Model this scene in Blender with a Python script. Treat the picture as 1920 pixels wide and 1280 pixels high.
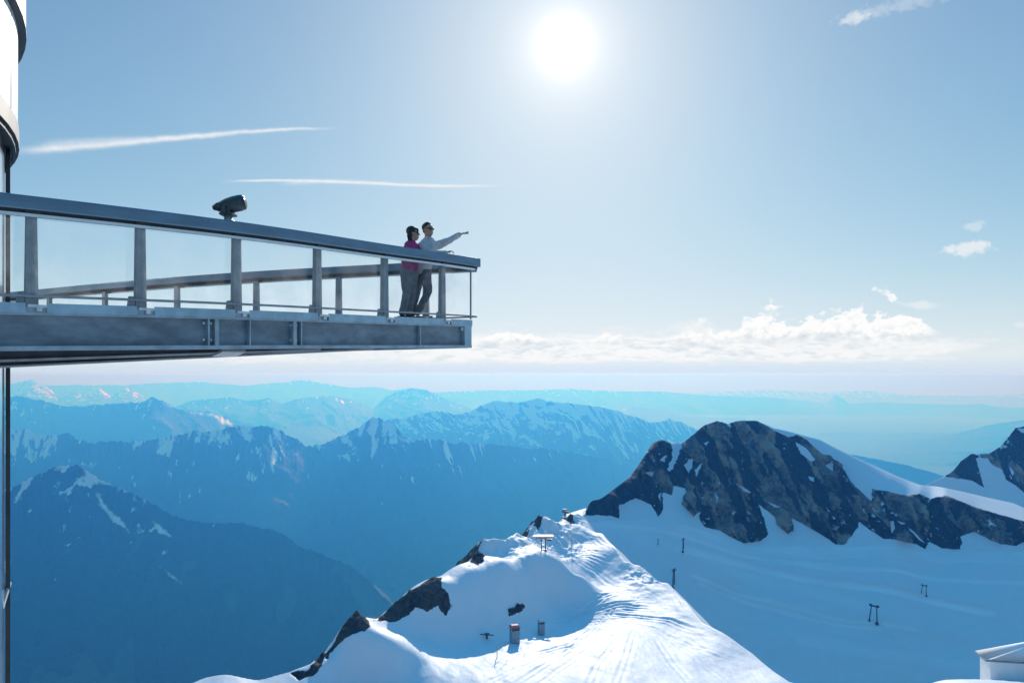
import bpy, bmesh, math, random
import numpy as np
from mathutils import Vector, Matrix

random.seed(7)
scene = bpy.context.scene
for o in list(bpy.data.objects):
    bpy.data.objects.remove(o, do_unlink=True)

# ------------------------------------------------------------------ camera
F, HORIZON, PW, PH = 1400.0, 700.0, 1920.0, 1280.0
cam_data = bpy.data.cameras.new("camera")
cam_data.sensor_width = 36.0
cam_data.lens = F / PW * 36.0
cam_data.shift_y = (HORIZON - PH / 2) / PW
cam_data.clip_start, cam_data.clip_end = 0.1, 400000.0
cam = bpy.data.objects.new("camera", cam_data)
cam.rotation_euler = (math.radians(90), 0, 0)
scene.collection.objects.link(cam)
scene.camera = cam

# ------------------------------------------------------------------ light
SUN_AZ = math.atan2(98.0, F)
SUN_EL = math.atan2(615.0, math.hypot(F, 98.0))
SUN_DIR = Vector((math.cos(SUN_EL) * math.sin(SUN_AZ), math.cos(SUN_EL) * math.cos(SUN_AZ), math.sin(SUN_EL)))
SUN_STRENGTH = 4.0
SKY_STRENGTH = 0.12
sun_data = bpy.data.lights.new("sun", "SUN")
sun_data.energy = SUN_STRENGTH
sun_data.angle = math.radians(0.53)
sun_data.color = (1.0, 0.89, 0.79)
sun = bpy.data.objects.new("sun", sun_data)
sun.rotation_euler = (-SUN_DIR).to_track_quat('-Z', 'Y').to_euler()
sun.location = (0, 0, 40)
scene.collection.objects.link(sun)

scene.view_settings.view_transform = 'Standard'
scene.view_settings.look = 'None'
scene.view_settings.gamma = 1.0
scene.view_settings.use_curve_mapping = False
scene.view_settings.exposure = 0.0
scene.cycles.max_bounces = 8
scene.cycles.diffuse_bounces = 3
scene.cycles.transparent_max_bounces = 16
scene.cycles.volume_bounces = 0
scene.cycles.use_denoising = True
scene.cycles.sample_clamp_indirect = 8.0


# ------------------------------------------------------------------ node expressions
class E:
    """a socket or number that builds math nodes through operators"""
    def __init__(self, nt, s): self.nt, self.s = nt, s
    def _op(self, op, *others, clamp=False):
        n = self.nt.nodes.new('ShaderNodeMath'); n.operation = op; n.use_clamp = clamp
        for i, v in enumerate((self,) + others):
            v = v.s if isinstance(v, E) else v
            if isinstance(v, (int, float)): n.inputs[i].default_value = v
            else: self.nt.links.new(v, n.inputs[i])
        return E(self.nt, n.outputs[0])
    def __add__(s, o): return s._op('ADD', o)
    __radd__ = __add__
    def __mul__(s, o): return s._op('MULTIPLY', o)
    __rmul__ = __mul__
    def __sub__(s, o): return s._op('SUBTRACT', o)
    def __rsub__(s, o): return E(s.nt, o)._op('SUBTRACT', s) if not isinstance(o, (int, float)) else (s * -1.0 + o)
    def __truediv__(s, o): return s._op('DIVIDE', o)
    def exp(s): return s._op('EXPONENT')
    def pow(s, k): return s._op('POWER', k)
    def max(s, o): return s._op('MAXIMUM', o)
    def min(s, o): return s._op('MINIMUM', o)
    def clamp(s): return s._op('ADD', 0.0, clamp=True)
    def step(s, a, b):
        n = s.nt.nodes.new('ShaderNodeMapRange'); n.interpolation_type = 'SMOOTHSTEP'
        s.nt.links.new(s.s, n.inputs['Value'])
        n.inputs['From Min'].default_value, n.inputs['From Max'].default_value = a, b
        return E(s.nt, n.outputs['Result'])
    def gauss(s, c, w):
        d = (s - c) / w
        return (d * d * -1.0).exp()


def mixcol(nt, fac, a, b, mode='MIX'):
    n = nt.nodes.new('ShaderNodeMix'); n.data_type = 'RGBA'; n.blend_type = mode
    for k, v in ((0, fac), (6, a), (7, b)):
        v = v.s if isinstance(v, E) else v
        if hasattr(v, 'is_output'): nt.links.new(v, n.inputs[k])
        elif isinstance(v, (int, float)): n.inputs[k].default_value = v
        else: n.inputs[k].default_value = (*v, 1.0)
    return n.outputs[2]


def noise(nt, vec, scale, detail=4.0, rough=0.5, dist=0.0):
    n = nt.nodes.new('ShaderNodeTexNoise')
    if vec is not None: nt.links.new(vec, n.inputs['Vector'])
    n.inputs['Scale'].default_value = scale; n.inputs['Detail'].default_value = detail
    n.inputs['Roughness'].default_value = rough; n.inputs['Distortion'].default_value = dist
    return E(nt, n.outputs['Fac'])


def combine(nt, x, y, z):
    n = nt.nodes.new('ShaderNodeCombineXYZ')
    for i, v in enumerate((x, y, z)):
        if isinstance(v, E): nt.links.new(v.s, n.inputs[i])
        else: n.inputs[i].default_value = v
    return n.outputs[0]


# ------------------------------------------------------------------ world: sky, sun aureole, far cloud
def build_world():
    w = bpy.data.worlds.new("World"); scene.world = w; w.use_nodes = True
    nt = w.node_tree; nt.nodes.clear()
    out = nt.nodes.new('ShaderNodeOutputWorld'); bg = nt.nodes.new('ShaderNodeBackground')
    nt.links.new(bg.outputs[0], out.inputs[0])
    sky = nt.nodes.new('ShaderNodeTexSky'); sky.sky_type = 'NISHITA'; sky.sun_disc = False
    sky.sun_elevation = SUN_EL; sky.sun_rotation = SUN_AZ
    sky.altitude = 1500; sky.air_density = 1.0; sky.dust_density = 0.6; sky.ozone_density = 2.0
    tc = nt.nodes.new('ShaderNodeTexCoord')
    sep = nt.nodes.new('ShaderNodeSeparateXYZ'); nt.links.new(tc.outputs['Generated'], sep.inputs[0])
    x, y, z = (E(nt, sep.outputs[i]) for i in range(3))
    az = x._op('ARCTAN2', y)                                   # 0 ahead, + to the right
    el = z._op('ARCSINE')
    dot = nt.nodes.new('ShaderNodeVectorMath'); dot.operation = 'DOT_PRODUCT'
    nt.links.new(tc.outputs['Generated'], dot.inputs[0]); dot.inputs[1].default_value = SUN_DIR
    ang = E(nt, dot.outputs['Value']).min(1.0)._op('ARCCOSINE') * (180 / math.pi)
    # sky colour of the thin high-mountain air
    hsv = nt.nodes.new('ShaderNodeHueSaturation'); hsv.inputs['Saturation'].default_value = 0.95
    hsv.inputs['Hue'].default_value = 0.495
    nt.links.new(sky.outputs[0], hsv.inputs['Color'])
    K = 1.0 / SKY_STRENGTH
    sp = nt.nodes.new('ShaderNodeSeparateColor'); nt.links.new(hsv.outputs[0], sp.inputs[0])
    cc = nt.nodes.new('ShaderNodeCombineColor')
    for i, (gain, cap) in enumerate(((0.68, 0.80), (0.97, 0.86), (1.15, 0.94))):   # thin clear air: no glaring horizon
        q = E(nt, sp.outputs[i]) * gain
        nt.links.new((q / ((q / (cap * K)).pow(2.0) + 1.0).pow(0.5)).s, cc.inputs[i])
    # unseen sky overhead boosted in green and blue to light the shaded snow
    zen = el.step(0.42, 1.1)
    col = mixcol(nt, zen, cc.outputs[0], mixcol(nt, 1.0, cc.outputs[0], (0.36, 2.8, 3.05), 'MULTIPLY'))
    #                                      # display radiance -> background colour
    # milky band towards the horizon
    band = (el.max(0.0) * (-1 / 0.065)).exp()
    low = mixcol(nt, el.step(-0.003, 0.001), (0.17 * K, 0.80 * K, 1.0 * K), (0.60 * K, 0.73 * K, 0.86 * K))
    col = mixcol(nt, band, col, mixcol(nt, el.step(0.0, 0.026), low, (0.78 * K, 0.845 * K, 0.885 * K)))
    col = mixcol(nt, (ang * (-1 / 6.5)).exp() * 0.75, col, (0.66 * K, 0.70 * K, 0.73 * K))
    # aureole of the sun
    glow = (ang * (-1 / 5.0)).exp() * 0.13 + (ang * (-1 / 18.0)).exp() * 0.20
    core = (ang / 0.92).pow(2.0) * -1.0
    g = glow + core.exp() * 5.0 + (ang * (-1 / 1.4)).exp() * 0.7
    gl = nt.nodes.new('ShaderNodeVectorMath'); gl.operation = 'SCALE'
    gl.inputs[0].default_value = (1.0 * K, 0.90 * K, 0.83 * K); nt.links.new(g.s, gl.inputs['Scale'])
    col = mixcol(nt, 1.0, col, gl.outputs[0], 'ADD')

    # ---- far cumulus and vapour trails, by direction
    def A(px): return math.atan((px - 960) / F)
    def L(px, py): return math.atan((HORIZON - py) / F * math.cos(A(px)))
    def field(s, ys, off, detail=6.0, rough=0.56):
        return noise(nt, combine(nt, az * s, (el + off) * (s * ys), 0.37), 1.0, detail, rough, 0.25)
    deg = 1.0
    # cumulus heap above the far range
    big = field(26, 1.25, 0.0); bigs = field(26, 1.25, 0.006)
    fine = field(95, 1.3, 0.0, 4.0, 0.6)
    heap = az.gauss(A(1425), 0.036) * 0.72 + az.gauss(A(1545), 0.05) * 0.62 + az.gauss(A(1655), 0.042) * 0.82
    lump = az.gauss(A(1310), 0.026) * 0.75 + az.gauss(A(960), 0.045) * 0.45 + az.gauss(A(1140), 0.03) * 0.4
    top = heap * 0.060 + lump * 0.034
    base_el = 0.045
    hgt = (el - base_el + 0.002) / (top + 0.0015)
    puff = (1.0 - hgt * 0.85) + (big - 0.5) * 2.1 + (fine - 0.5) * 1.2
    under = el.step(base_el - 0.012, base_el + 0.004)
    m1 = puff.step(0.34, 0.52) * under * (heap + lump).step(0.06, 0.3) * (1.0 - hgt.step(0.95, 1.15))
    sh1 = ((puff.step(0.7, 1.45) * 0.6) + (bigs - big) * 2.2 + (fine - 0.5) * 0.8).clamp()
    c1 = mixcol(nt, sh1, (1.0 * K, 1.0 * K, 0.99 * K), (0.46 * K, 0.57 * K, 0.65 * K))
    # lower bank stretched along the horizon
    st = field(13, 5.5, 0.1, 7.0, 0.58); st2 = field(42, 3.2, 0.3, 5.0, 0.6)
    bandm = el.step(0.008, 0.022) * (1.0 - el.step(0.035, 0.062)) * (az.step(A(-300), A(300)) * 0.6 + az.step(A(620), A(930)) * 0.4) * (1.0 - az.step(A(1560), A(1900)) * 0.75)
    lowtop = az.gauss(A(960), 0.06) * 0.010 + az.gauss(A(1290), 0.07) * 0.018
    b2 = st * 0.75 + st2 * 0.55 + bandm * 0.42 + (lowtop * 8.0) * el.step(0.02, 0.04) * (1.0 - el.step(0.05, 0.08))
    m2 = b2.step(0.72, 1.04) * (1.0 - el.step(0.06, 0.085)) * el.step(0.0, 0.018)
    sh2 = ((st2 - 0.5) * 2.6 + (b2 - 0.98) * 1.2).clamp()
    c2 = mixcol(nt, sh2, (0.97 * K, 0.97 * K, 0.97 * K), (0.55 * K, 0.66 * K, 0.73 * K))
    col = mixcol(nt, m2 * 0.85, col, c2)
    col = mixcol(nt, m1 * 0.95, col, c1)
    # scraps of cloud
    for px, py, w_, h_, k in ((1816, 466, 0.030, 0.0105, 1.0), (1725, 571, 0.026, 0.0055, 0.8), (1600, 36, 0.022, 0.009, 0.75),
                              (1690, 10, 0.07, 0.010, 0.35), (1828, 424, 0.012, 0.006, 0.5), (1150, 618, 0.03, 0.008, 0.8),
                              (1915, 610, 0.01, 0.004, 0.6), (1300, 612, 0.035, 0.012, 0.9)):
        d = az.gauss(A(px), w_) * el.gauss(L(px, py), h_)
        m = (d * 0.95 + (fine - 0.5) * 1.6 + (big - 0.5) * 0.5).step(0.35, 0.9) * d.step(0.05, 0.35) * k
        col = mixcol(nt, m * 0.8, col, (0.84 * K, 0.88 * K, 0.90 * K))
    # vapour trails: a soft line el = f(az), fading at both ends
    def trail(pts, w0, w1, k, ragged):
        n = len(pts); a0, a1 = A(pts[0][0]), A(pts[-1][0])
        t = (az - a0) / (a1 - a0)
        xs = np.array([(A(p[0]) - a0) / (a1 - a0) for p in pts]); ys = np.array([L(*p) for p in pts])
        c = np.polyfit(xs, ys, 3)
        line = ((t * float(c[0]) + float(c[1])) * t + float(c[2])) * t + float(c[3])
        wid = t * (w1 - w0) + w0
        wob = (field(60, 1.0, 0.8, 3.0) - 0.5) * ragged
        d = (el - line + wob) / wid
        core_ = (d * d * -1.0).exp()
        ends = t.step(-0.02, 0.12) * (1.0 - t.step(0.80, 1.02))
        m = core_ * ends * (fine * 0.8 + 0.55) * k
        return m.clamp()
    for m in (trail([(20, 283), (200, 272), (330, 258), (450, 247), (560, 243), (640, 241)], 0.0040, 0.0013, 0.8, 0.003),
              trail([(60, 276), (150, 266), (240, 263), (330, 259), (420, 254), (470, 250)], 0.0048, 0.0010, 0.35, 0.004),
              trail([(420, 341), (540, 338), (650, 342), (760, 347), (860, 348), (950, 347)], 0.0013, 0.0017, 0.85, 0.0015),
              trail([(520, 345), (600, 339), (680, 343), (780, 348), (840, 348), (880, 350)], 0.0030, 0.0014, 0.45, 0.002)):
        col = mixcol(nt, m, col, (0.88 * K, 0.90 * K, 0.92 * K))
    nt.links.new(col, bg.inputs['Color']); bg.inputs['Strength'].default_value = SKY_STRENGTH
    w.cycles.sampling_method = 'MANUAL'; w.cycles.sample_map_resolution = 1024
build_world()


# ------------------------------------------------------------------ helpers
def P(px, py, Y):
    """the point seen at photo pixel (px, py) at Y metres ahead"""
    return Vector(((px - 960) / F * Y, Y, (HORIZON - py) / F * Y))


def tag(o, label=None, cat=None, group=None, kind=None):
    for k, v in (('label', label), ('category', cat), ('group', group), ('kind', kind)):
        if v: o[k] = v
    return o


def empty(name, loc=(0, 0, 0), rz=0.0):
    o = bpy.data.objects.new(name, None); scene.collection.objects.link(o)
    o.location = loc; o.rotation_euler = (0, 0, rz); o.empty_display_size = 0.3
    return o


def link_mesh(name, me, m, parent=None, smooth=False):
    o = bpy.data.objects.new(name, me); scene.collection.objects.link(o)
    if m: me.materials.append(m)
    if smooth: me.polygons.foreach_set('use_smooth', np.ones(len(me.polygons), bool))
    if parent: o.parent = parent
    return o


def obj(name, bm, m, parent=None, smooth=False, world=False):
    """one bmesh -> one object; world=True: verts are in world space, moved into the parent's frame"""
    if world and parent is not None:
        inv = Matrix.LocRotScale(parent.location, parent.rotation_euler.to_quaternion(), parent.scale).inverted()
        bm.transform(inv)
    bmesh.ops.recalc_face_normals(bm, faces=bm.faces)
    me = bpy.data.meshes.new(name); bm.to_mesh(me); bm.free()
    return link_mesh(name, me, m, parent, smooth)


def grid_mesh(name, X, Yy, Z, attrs=None):
    n, k = X.shape
    me = bpy.data.meshes.new(name)
    co = np.stack([X, Yy, Z], -1).reshape(-1, 3).astype(np.float32)
    i = np.arange(n * k).reshape(n, k)
    q = np.stack([i[:-1, :-1], i[:-1, 1:], i[1:, 1:], i[1:, :-1]], -1).reshape(-1)
    me.vertices.add(n * k); me.vertices.foreach_set('co', co.ravel())
    nf = (n - 1) * (k - 1)
    me.loops.add(nf * 4); me.loops.foreach_set('vertex_index', q.astype(np.int32))
    me.polygons.add(nf); me.polygons.foreach_set('loop_start', np.arange(0, nf * 4, 4, dtype=np.int32))
    me.update(calc_edges=True)
    for a, v in (attrs or {}).items():
        at = me.attributes.new(a, 'FLOAT', 'POINT'); at.data.foreach_set('value', v.astype(np.float32).ravel())
    return me


# ---- numpy gradient noise
_rng = np.random.RandomState(11)
_perm = np.concatenate([_rng.permutation(256)] * 3)
_ga = _rng.rand(256) * 2 * np.pi
_gx, _gy = np.cos(_ga), np.sin(_ga)


def perlin(x, y, seed=0):
    x = np.asarray(x, float) + seed * 17.31; y = np.asarray(y, float) + seed * 9.77
    xi, yi = np.floor(x).astype(int), np.floor(y).astype(int)
    xf, yf = x - xi, y - yi
    u, v = xf ** 3 * (xf * (xf * 6 - 15) + 10), yf ** 3 * (yf * (yf * 6 - 15) + 10)
    def g(ix, iy, dx, dy):
        h = _perm[_perm[ix & 255] + (iy & 255)]
        return _gx[h] * dx + _gy[h] * dy
    a = g(xi, yi, xf, yf); b = g(xi + 1, yi, xf - 1, yf)
    c = g(xi, yi + 1, xf, yf - 1); d = g(xi + 1, yi + 1, xf - 1, yf - 1)
    return (a + (b - a) * u) * (1 - v) + (c + (d - c) * u) * v


def fbm(x, y, octv=5, seed=0, gain=0.5):
    s, a = 0.0, 1.0
    for k in range(octv):
        s = s + a * perlin(x * 2 ** k, y * 2 ** k, seed + k * 3); a *= gain
    return s


def ridged(x, y, octv=5, seed=0, gain=0.5):
    s, a, n = 0.0, 1.0, 0.0
    for k in range(octv):
        s = s + a * (1 - np.abs(perlin(x * 2 ** k, y * 2 ** k, seed + k * 5)) * 2.0); n += a; a *= gain
    return s / n


def facets(x, y, seed=0):
    """angular noise: random heights joined by flat triangles"""
    x = np.asarray(x, float) + seed * 7.3; y = np.asarray(y, float) + seed * 3.9
    xi, yi = np.floor(x).astype(int), np.floor(y).astype(int); fx, fy = x - xi, y - yi
    h = lambda a, b: _perm[_perm[a & 255] + (b & 255)] / 127.5 - 1.0
    h00, h10, h01, h11 = h(xi, yi), h(xi + 1, yi), h(xi, yi + 1), h(xi + 1, yi + 1)
    return np.where(fx + fy < 1, h00 + fx * (h10 - h00) + fy * (h01 - h00), h11 + (1 - fx) * (h01 - h11) + (1 - fy) * (h10 - h11))


def sstep(a, b, x):
    t = np.clip((x - a) / (b - a), 0, 1); return t * t * (3 - 2 * t)


def poly_sd(px, py, poly):
    """signed distance to polygon, + inside"""
    poly = np.asarray(poly, float); sh = px.shape
    x, y = px.ravel(), py.ravel()
    d2 = np.full(x.shape, 1e30); inside = np.zeros(x.shape, bool)
    for (x0, y0), (x1, y1) in zip(poly, np.roll(poly, -1, 0)):
        ex, ey = x1 - x0, y1 - y0
        t = np.clip(((x - x0) * ex + (y - y0) * ey) / (ex * ex + ey * ey + 1e-12), 0, 1)
        d2 = np.minimum(d2, (x - x0 - t * ex) ** 2 + (y - y0 - t * ey) ** 2)
        c = ((y0 <= y) & (y1 > y)) | ((y1 <= y) & (y0 > y))
        with np.errstate(divide='ignore', invalid='ignore'):
            xc = x0 + (y - y0) / (y1 - y0) * ex
        inside ^= c & (x < xc)
    d = np.sqrt(d2)
    return np.where(inside, d, -d).reshape(sh)


def line_d(x, y, pts):
    d2 = np.full(x.shape, 1e30)
    for (x0, y0), (x1, y1) in zip(pts[:-1], pts[1:]):
        ex, ey = x1 - x0, y1 - y0
        t = np.clip(((x - x0) * ex + (y - y0) * ey) / (ex * ex + ey * ey + 1e-12), 0, 1)
        d2 = np.minimum(d2, (x - x0 - t * ex) ** 2 + (y - y0 - t * ey) ** 2)
    return np.sqrt(d2)


# ------------------------------------------------------------------ materials
def new_mat(name):
    m = bpy.data.materials.new(name); m.use_nodes = True
    nt = m.node_tree; b = nt.nodes['Principled BSDF']
    return m, nt, b


def plain(name, col, rough=0.5, metal=0.0, var=0.15, scale=6.0, bump=0.0, bscale=60.0, stretch=None):
    """a painted / metal / cloth surface with uneven tone and roughness"""
    m, nt, b = new_mat(name)
    tc = nt.nodes.new('ShaderNodeTexCoord'); v = tc.outputs['Object']
    if stretch:
        mp = nt.nodes.new('ShaderNodeMapping'); mp.inputs['Scale'].default_value = stretch
        nt.links.new(v, mp.inputs[0]); v = mp.outputs[0]
    n = noise(nt, v, scale, 6.0, 0.6)
    lo = tuple(c * (1 - var) for c in col); hi = tuple(min(1, c * (1 + var)) for c in col)
    nt.links.new(mixcol(nt, n.step(0.3, 0.7), lo, hi), b.inputs['Base Color'])
    nt.links.new((n * 0.25 + (rough - 0.12)).s, b.inputs['Roughness'])
    b.inputs['Metallic'].default_value = metal
    if bump:
        bp = nt.nodes.new('ShaderNodeBump'); bp.inputs['Strength'].default_value = bump; bp.inputs['Distance'].default_value = 0.01
        nt.links.new(noise(nt, v, bscale, 4.0).s, bp.inputs['Height']); nt.links.new(bp.outputs[0], b.inputs['Normal'])
    return m


def terrain_mat(name, rock_lo, rock_hi, scale, snow=(0.70, 0.75, 0.79), green=None, bump=0.6, bdist=1.0, edge=0.10, tan=None, snowbump=0.15, sscale=None, soft=None):
    m, nt, b = new_mat(name)
    tc = nt.nodes.new('ShaderNodeTexCoord'); v = tc.outputs['Object']
    at = nt.nodes.new('ShaderNodeAttribute'); at.attribute_name = 'snow'
    n1 = noise(nt, v, scale, 8.0, 0.62, 0.4); n2 = noise(nt, v, scale * 5.3, 6.0, 0.65); n3 = noise(nt, v, scale * 0.35, 4.0, 0.5, 0.6)
    rock = mixcol(nt, (n1 * 0.7 + n2 * 0.5 - 0.1).step(0.35, 0.7), rock_lo, rock_hi)
    if tan:
        sa = nt.nodes.new('ShaderNodeAttribute'); sa.attribute_name = 'streak_shade'  # rock streaks with relief shade put into the colour
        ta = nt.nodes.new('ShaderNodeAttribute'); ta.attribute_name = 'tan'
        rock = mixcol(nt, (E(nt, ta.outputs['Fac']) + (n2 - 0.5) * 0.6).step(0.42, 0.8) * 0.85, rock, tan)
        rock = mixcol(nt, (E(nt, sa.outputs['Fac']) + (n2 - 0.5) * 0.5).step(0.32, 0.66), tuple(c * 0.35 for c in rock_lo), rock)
    if green:
        ga = nt.nodes.new('ShaderNodeAttribute'); ga.attribute_name = 'green'
        rock = mixcol(nt, (E(nt, ga.outputs['Fac']) + (n1 - 0.5) * 0.6).step(0.35, 0.65), rock, green)
        pa = nt.nodes.new('ShaderNodeAttribute'); pa.attribute_name = 'meadow'
        rock = mixcol(nt, (E(nt, pa.outputs['Fac']) + (n2 - 0.5) * 0.7).step(0.45, 0.6), rock, (0.020, 0.060, 0.024))
    n5 = noise(nt, v, scale * 17.0, 7.0, 0.7)
    f = (E(nt, at.outputs['Fac']) + (n2 - 0.5) * edge * 2.0 + (n5 - 0.5) * edge * 3.0).step(0.5 - (soft or edge * 0.35), 0.5 + (soft or edge * 0.35))
    sn = mixcol(nt, n1.step(0.35, 0.7), snow, tuple(c * 0.96 for c in snow))
    ga2 = nt.nodes.new('ShaderNodeAttribute'); ga2.attribute_name = 'groomed'      # packed, freshly combed snow is brighter
    sn = mixcol(nt, E(nt, ga2.outputs['Fac']), sn, (0.88, 0.90, 0.91))
    nt.links.new(mixcol(nt, f, rock, sn), b.inputs['Base Color'])
    nt.links.new((f * -0.35 + 0.92).s, b.inputs['Roughness'])
    b.inputs['Specular IOR Level'].default_value = 0.25
    bp = nt.nodes.new('ShaderNodeBump'); bp.inputs['Distance'].default_value = bdist
    nt.links.new((bump - f * (bump - snowbump)).s, bp.inputs['Strength'])
    h = n2 * 0.6 + n1
    if sscale:
        mp = nt.nodes.new('ShaderNodeMapping'); mp.inputs['Rotation'].default_value = (0, 0, 0.9); mp.inputs['Scale'].default_value = (1, 0.22, 1)
        nt.links.new(v, mp.inputs[0])
        h = h * (1.0 - f) + noise(nt, mp.outputs[0], sscale, 5.0, 0.55) * f * 1.2
    nt.links.new(h.s, bp.inputs['Height']); nt.links.new(bp.outputs[0], b.inputs['Normal'])
    return m


M = {}
M['snow_rock'] = terrain_mat('snow_and_rock', (0.030, 0.029, 0.030), (0.11, 0.10, 0.09), 0.10, bump=0.8, bdist=1.2, edge=0.10, snowbump=0.22, sscale=0.16)
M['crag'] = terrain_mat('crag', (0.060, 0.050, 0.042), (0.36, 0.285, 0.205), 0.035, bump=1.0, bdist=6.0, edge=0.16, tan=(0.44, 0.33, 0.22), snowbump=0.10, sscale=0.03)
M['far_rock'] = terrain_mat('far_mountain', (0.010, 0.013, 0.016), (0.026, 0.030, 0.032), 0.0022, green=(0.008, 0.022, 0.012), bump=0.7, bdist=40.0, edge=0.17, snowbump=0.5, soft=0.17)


# ------------------------------------------------------------------ air
HAZE_R = 125000.0
def build_haze():
    bm = bmesh.new(); bmesh.ops.create_cube(bm, size=1.0)
    top, bot = 12.0, -7200.0
    for v in bm.verts:
        v.co = (v.co.x * 2 * HAZE_R, v.co.y * 2 * HAZE_R, top if v.co.z > 0 else bot)
    m = bpy.data.materials.new('haze_air'); m.use_nodes = True
    nt = m.node_tree; nt.nodes.clear()
    out = nt.nodes.new('ShaderNodeOutputMaterial'); vol = nt.nodes.new('ShaderNodeVolumePrincipled')
    vol.inputs['Color'].default_value = (0.038, 0.275, 0.84, 1)
    vol.inputs['Absorption Color'].default_value = (1, 0.89, 1, 1)
    vol.inputs['Density'].default_value = 1.75e-4
    vol.inputs['Anisotropy'].default_value = 0.36
    nt.links.new(vol.outputs[0], out.inputs['Volume'])
    o = obj('haze', bm, m); tag(o, kind='stuff')
build_haze()


# ------------------------------------------------------------------ valley floor out to the horizon
def build_ground():
    r = np.concatenate([[0, 600], np.geomspace(1200, 115000, 74)])
    a = np.linspace(-np.pi, np.pi, 181)
    R, Aa = np.meshgrid(r, a, indexing='ij')
    X, Yy = R * np.sin(Aa), R * np.cos(Aa)
    Z = -2250 - R ** 2 / (2 * 2.0e6) + 90 * fbm(X / 5200, Yy / 5200, 4, 3)
    me = grid_mesh('ground', X, Yy, Z)
    m, nt, b = new_mat('valley_floor')
    tc = nt.nodes.new('ShaderNodeTexCoord'); v = tc.outputs['Object']
    n1 = noise(nt, v, 0.0012, 6.0, 0.6, 0.5); n2 = noise(nt, v, 0.006, 5.0)
    c = mixcol(nt, (n1 + (n2 - 0.5) * 0.4).step(0.44, 0.6), (0.008, 0.024, 0.014), (0.016, 0.045, 0.020))
    nt.links.new(c, b.inputs['Base Color']); b.inputs['Roughness'].default_value = 1.0
    tag(link_mesh('ground', me, m, smooth=True), kind='structure')
build_ground()


# ------------------------------------------------------------------ far mountain ranges
def mountain_range(name, label, pts, Y0, wf, wb, amp, wl, seed, snowline, snowamt, nu=420, nv=90, foot=-2350.0, jag=1.4, yvar=0.07, diag=0.4, greenline=-1500.0, steep=1.0, meadows=None, snowpoly=None, expo=0.8, ytilt=0.0):
    pts = np.asarray(pts, float)
    px = np.linspace(pts[0, 0], pts[-1, 0], nu)
    py = np.interp(px, pts[:, 0], pts[:, 1])
    py = py + jag * ((ridged(px / 34.0, px * 0 + seed, 5, seed, 0.6) - 0.62) * -3.2 + 1.2 * perlin(px / 7.0, px * 0, seed + 1))
    Yr = Y0 * (1 + yvar * 2 * perlin(px / 260.0, px * 0 + 0.5, seed + 2))
    Yr = Yr * (1 + ytilt * np.clip((px - 760) / 500, 0, 1))
    zc = (HORIZON - py) / F * Yr
    nb = max(8, nv // 5)
    v = np.concatenate([-np.linspace(1, 0, nb, endpoint=False), np.linspace(0, 1, nv) ** 1.25])
    V, PX = np.meshgrid(v, px, indexing='ij')
    YR, ZC = np.broadcast_to(Yr, V.shape), np.broadcast_to(zc, V.shape)
    Yv = YR - np.where(V > 0, V * wf, V * wb)
    X = (PX - 960) / F * Yv
    t = np.abs(V)
    dpx = px[1] - px[0]; hw = max(2, int(42 / dpx)); kk = np.exp(-np.linspace(-2.2, 2.2, 2 * hw + 1) ** 2); kk /= kk.sum()
    zsm = np.convolve(np.pad(zc, hw, mode='edge'), kk, mode='valid')      # spurs fade into the slope below the crest
    kb = sstep(0.0, 0.30, t) * 0.85
    ZC = ZC * (1 - kb) + np.broadcast_to(zsm, V.shape) * kb
    drop = (ZC - foot) * t ** np.where(V > 0, expo, 0.8)
    sx, st = X / wl, Yv / wl
    wx = 0.35 * fbm(sx * 0.7, st * 0.7, 3, seed + 9); wy = 0.35 * fbm(sx * 0.7, st * 0.7, 3, seed + 13)
    n = ridged(sx + wx + diag * st, st * 0.33 + wy, 5, seed, 0.48) - 0.55
    n2 = ridged(sx * 2.7 + wy, st * 2.2 + wx, 5, seed + 4) - 0.55
    a = np.minimum(amp, drop * 0.55)
    Z = ZC - drop + a * (n * 1.5 + n2 * 0.55)
    # snow lies high, in gullies and streaks
    streak = 0.8 * fbm(sx * 7.5 + diag * 6 * st + wx * 3, st * (2.6 if abs(diag) > 0.8 else 4.6) + wy, 5, seed + 21, 0.65) + 0.9 * fbm(sx * 15 + diag * 9 * st, st * 7, 4, seed + 31, 0.6)
    alt = (Z - snowline) / (420.0 if Y0 > 9000 else 300.0)
    sn = 0.5 + 0.42 * (np.clip(alt, -3, 1.1) + streak * 2.6 - n * 1.1 + snowamt)
    if snowpoly is not None:
        ppy = HORIZON - Z / Yv * F
        for pl in snowpoly:
            sn = np.maximum(sn, 0.5 + 0.05 * (poly_sd(PX, ppy, pl) + 3.0 * streak))
    gr = 0.5 + (greenline - Z) / 500.0 + 0.4 * fbm(sx * 2, st * 2, 3, seed + 40)
    md = (fbm(sx * 3.1, st * 1.4, 4, seed + 51) - 0.12) * 2.0 + np.clip((greenline - Z) / 900, -0.6, 0.3)
    if meadows is None: md = md - 0.5
    me = grid_mesh(name, X, Yv, Z, {'snow': np.clip(sn, 0, 1), 'green': np.clip(gr, 0, 1), 'meadow': np.clip(md, 0, 1)})
    o = link_mesh(name, me, M['far_rock'], smooth=True)
    tag(o, label, kind='structure')
    return o


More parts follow.
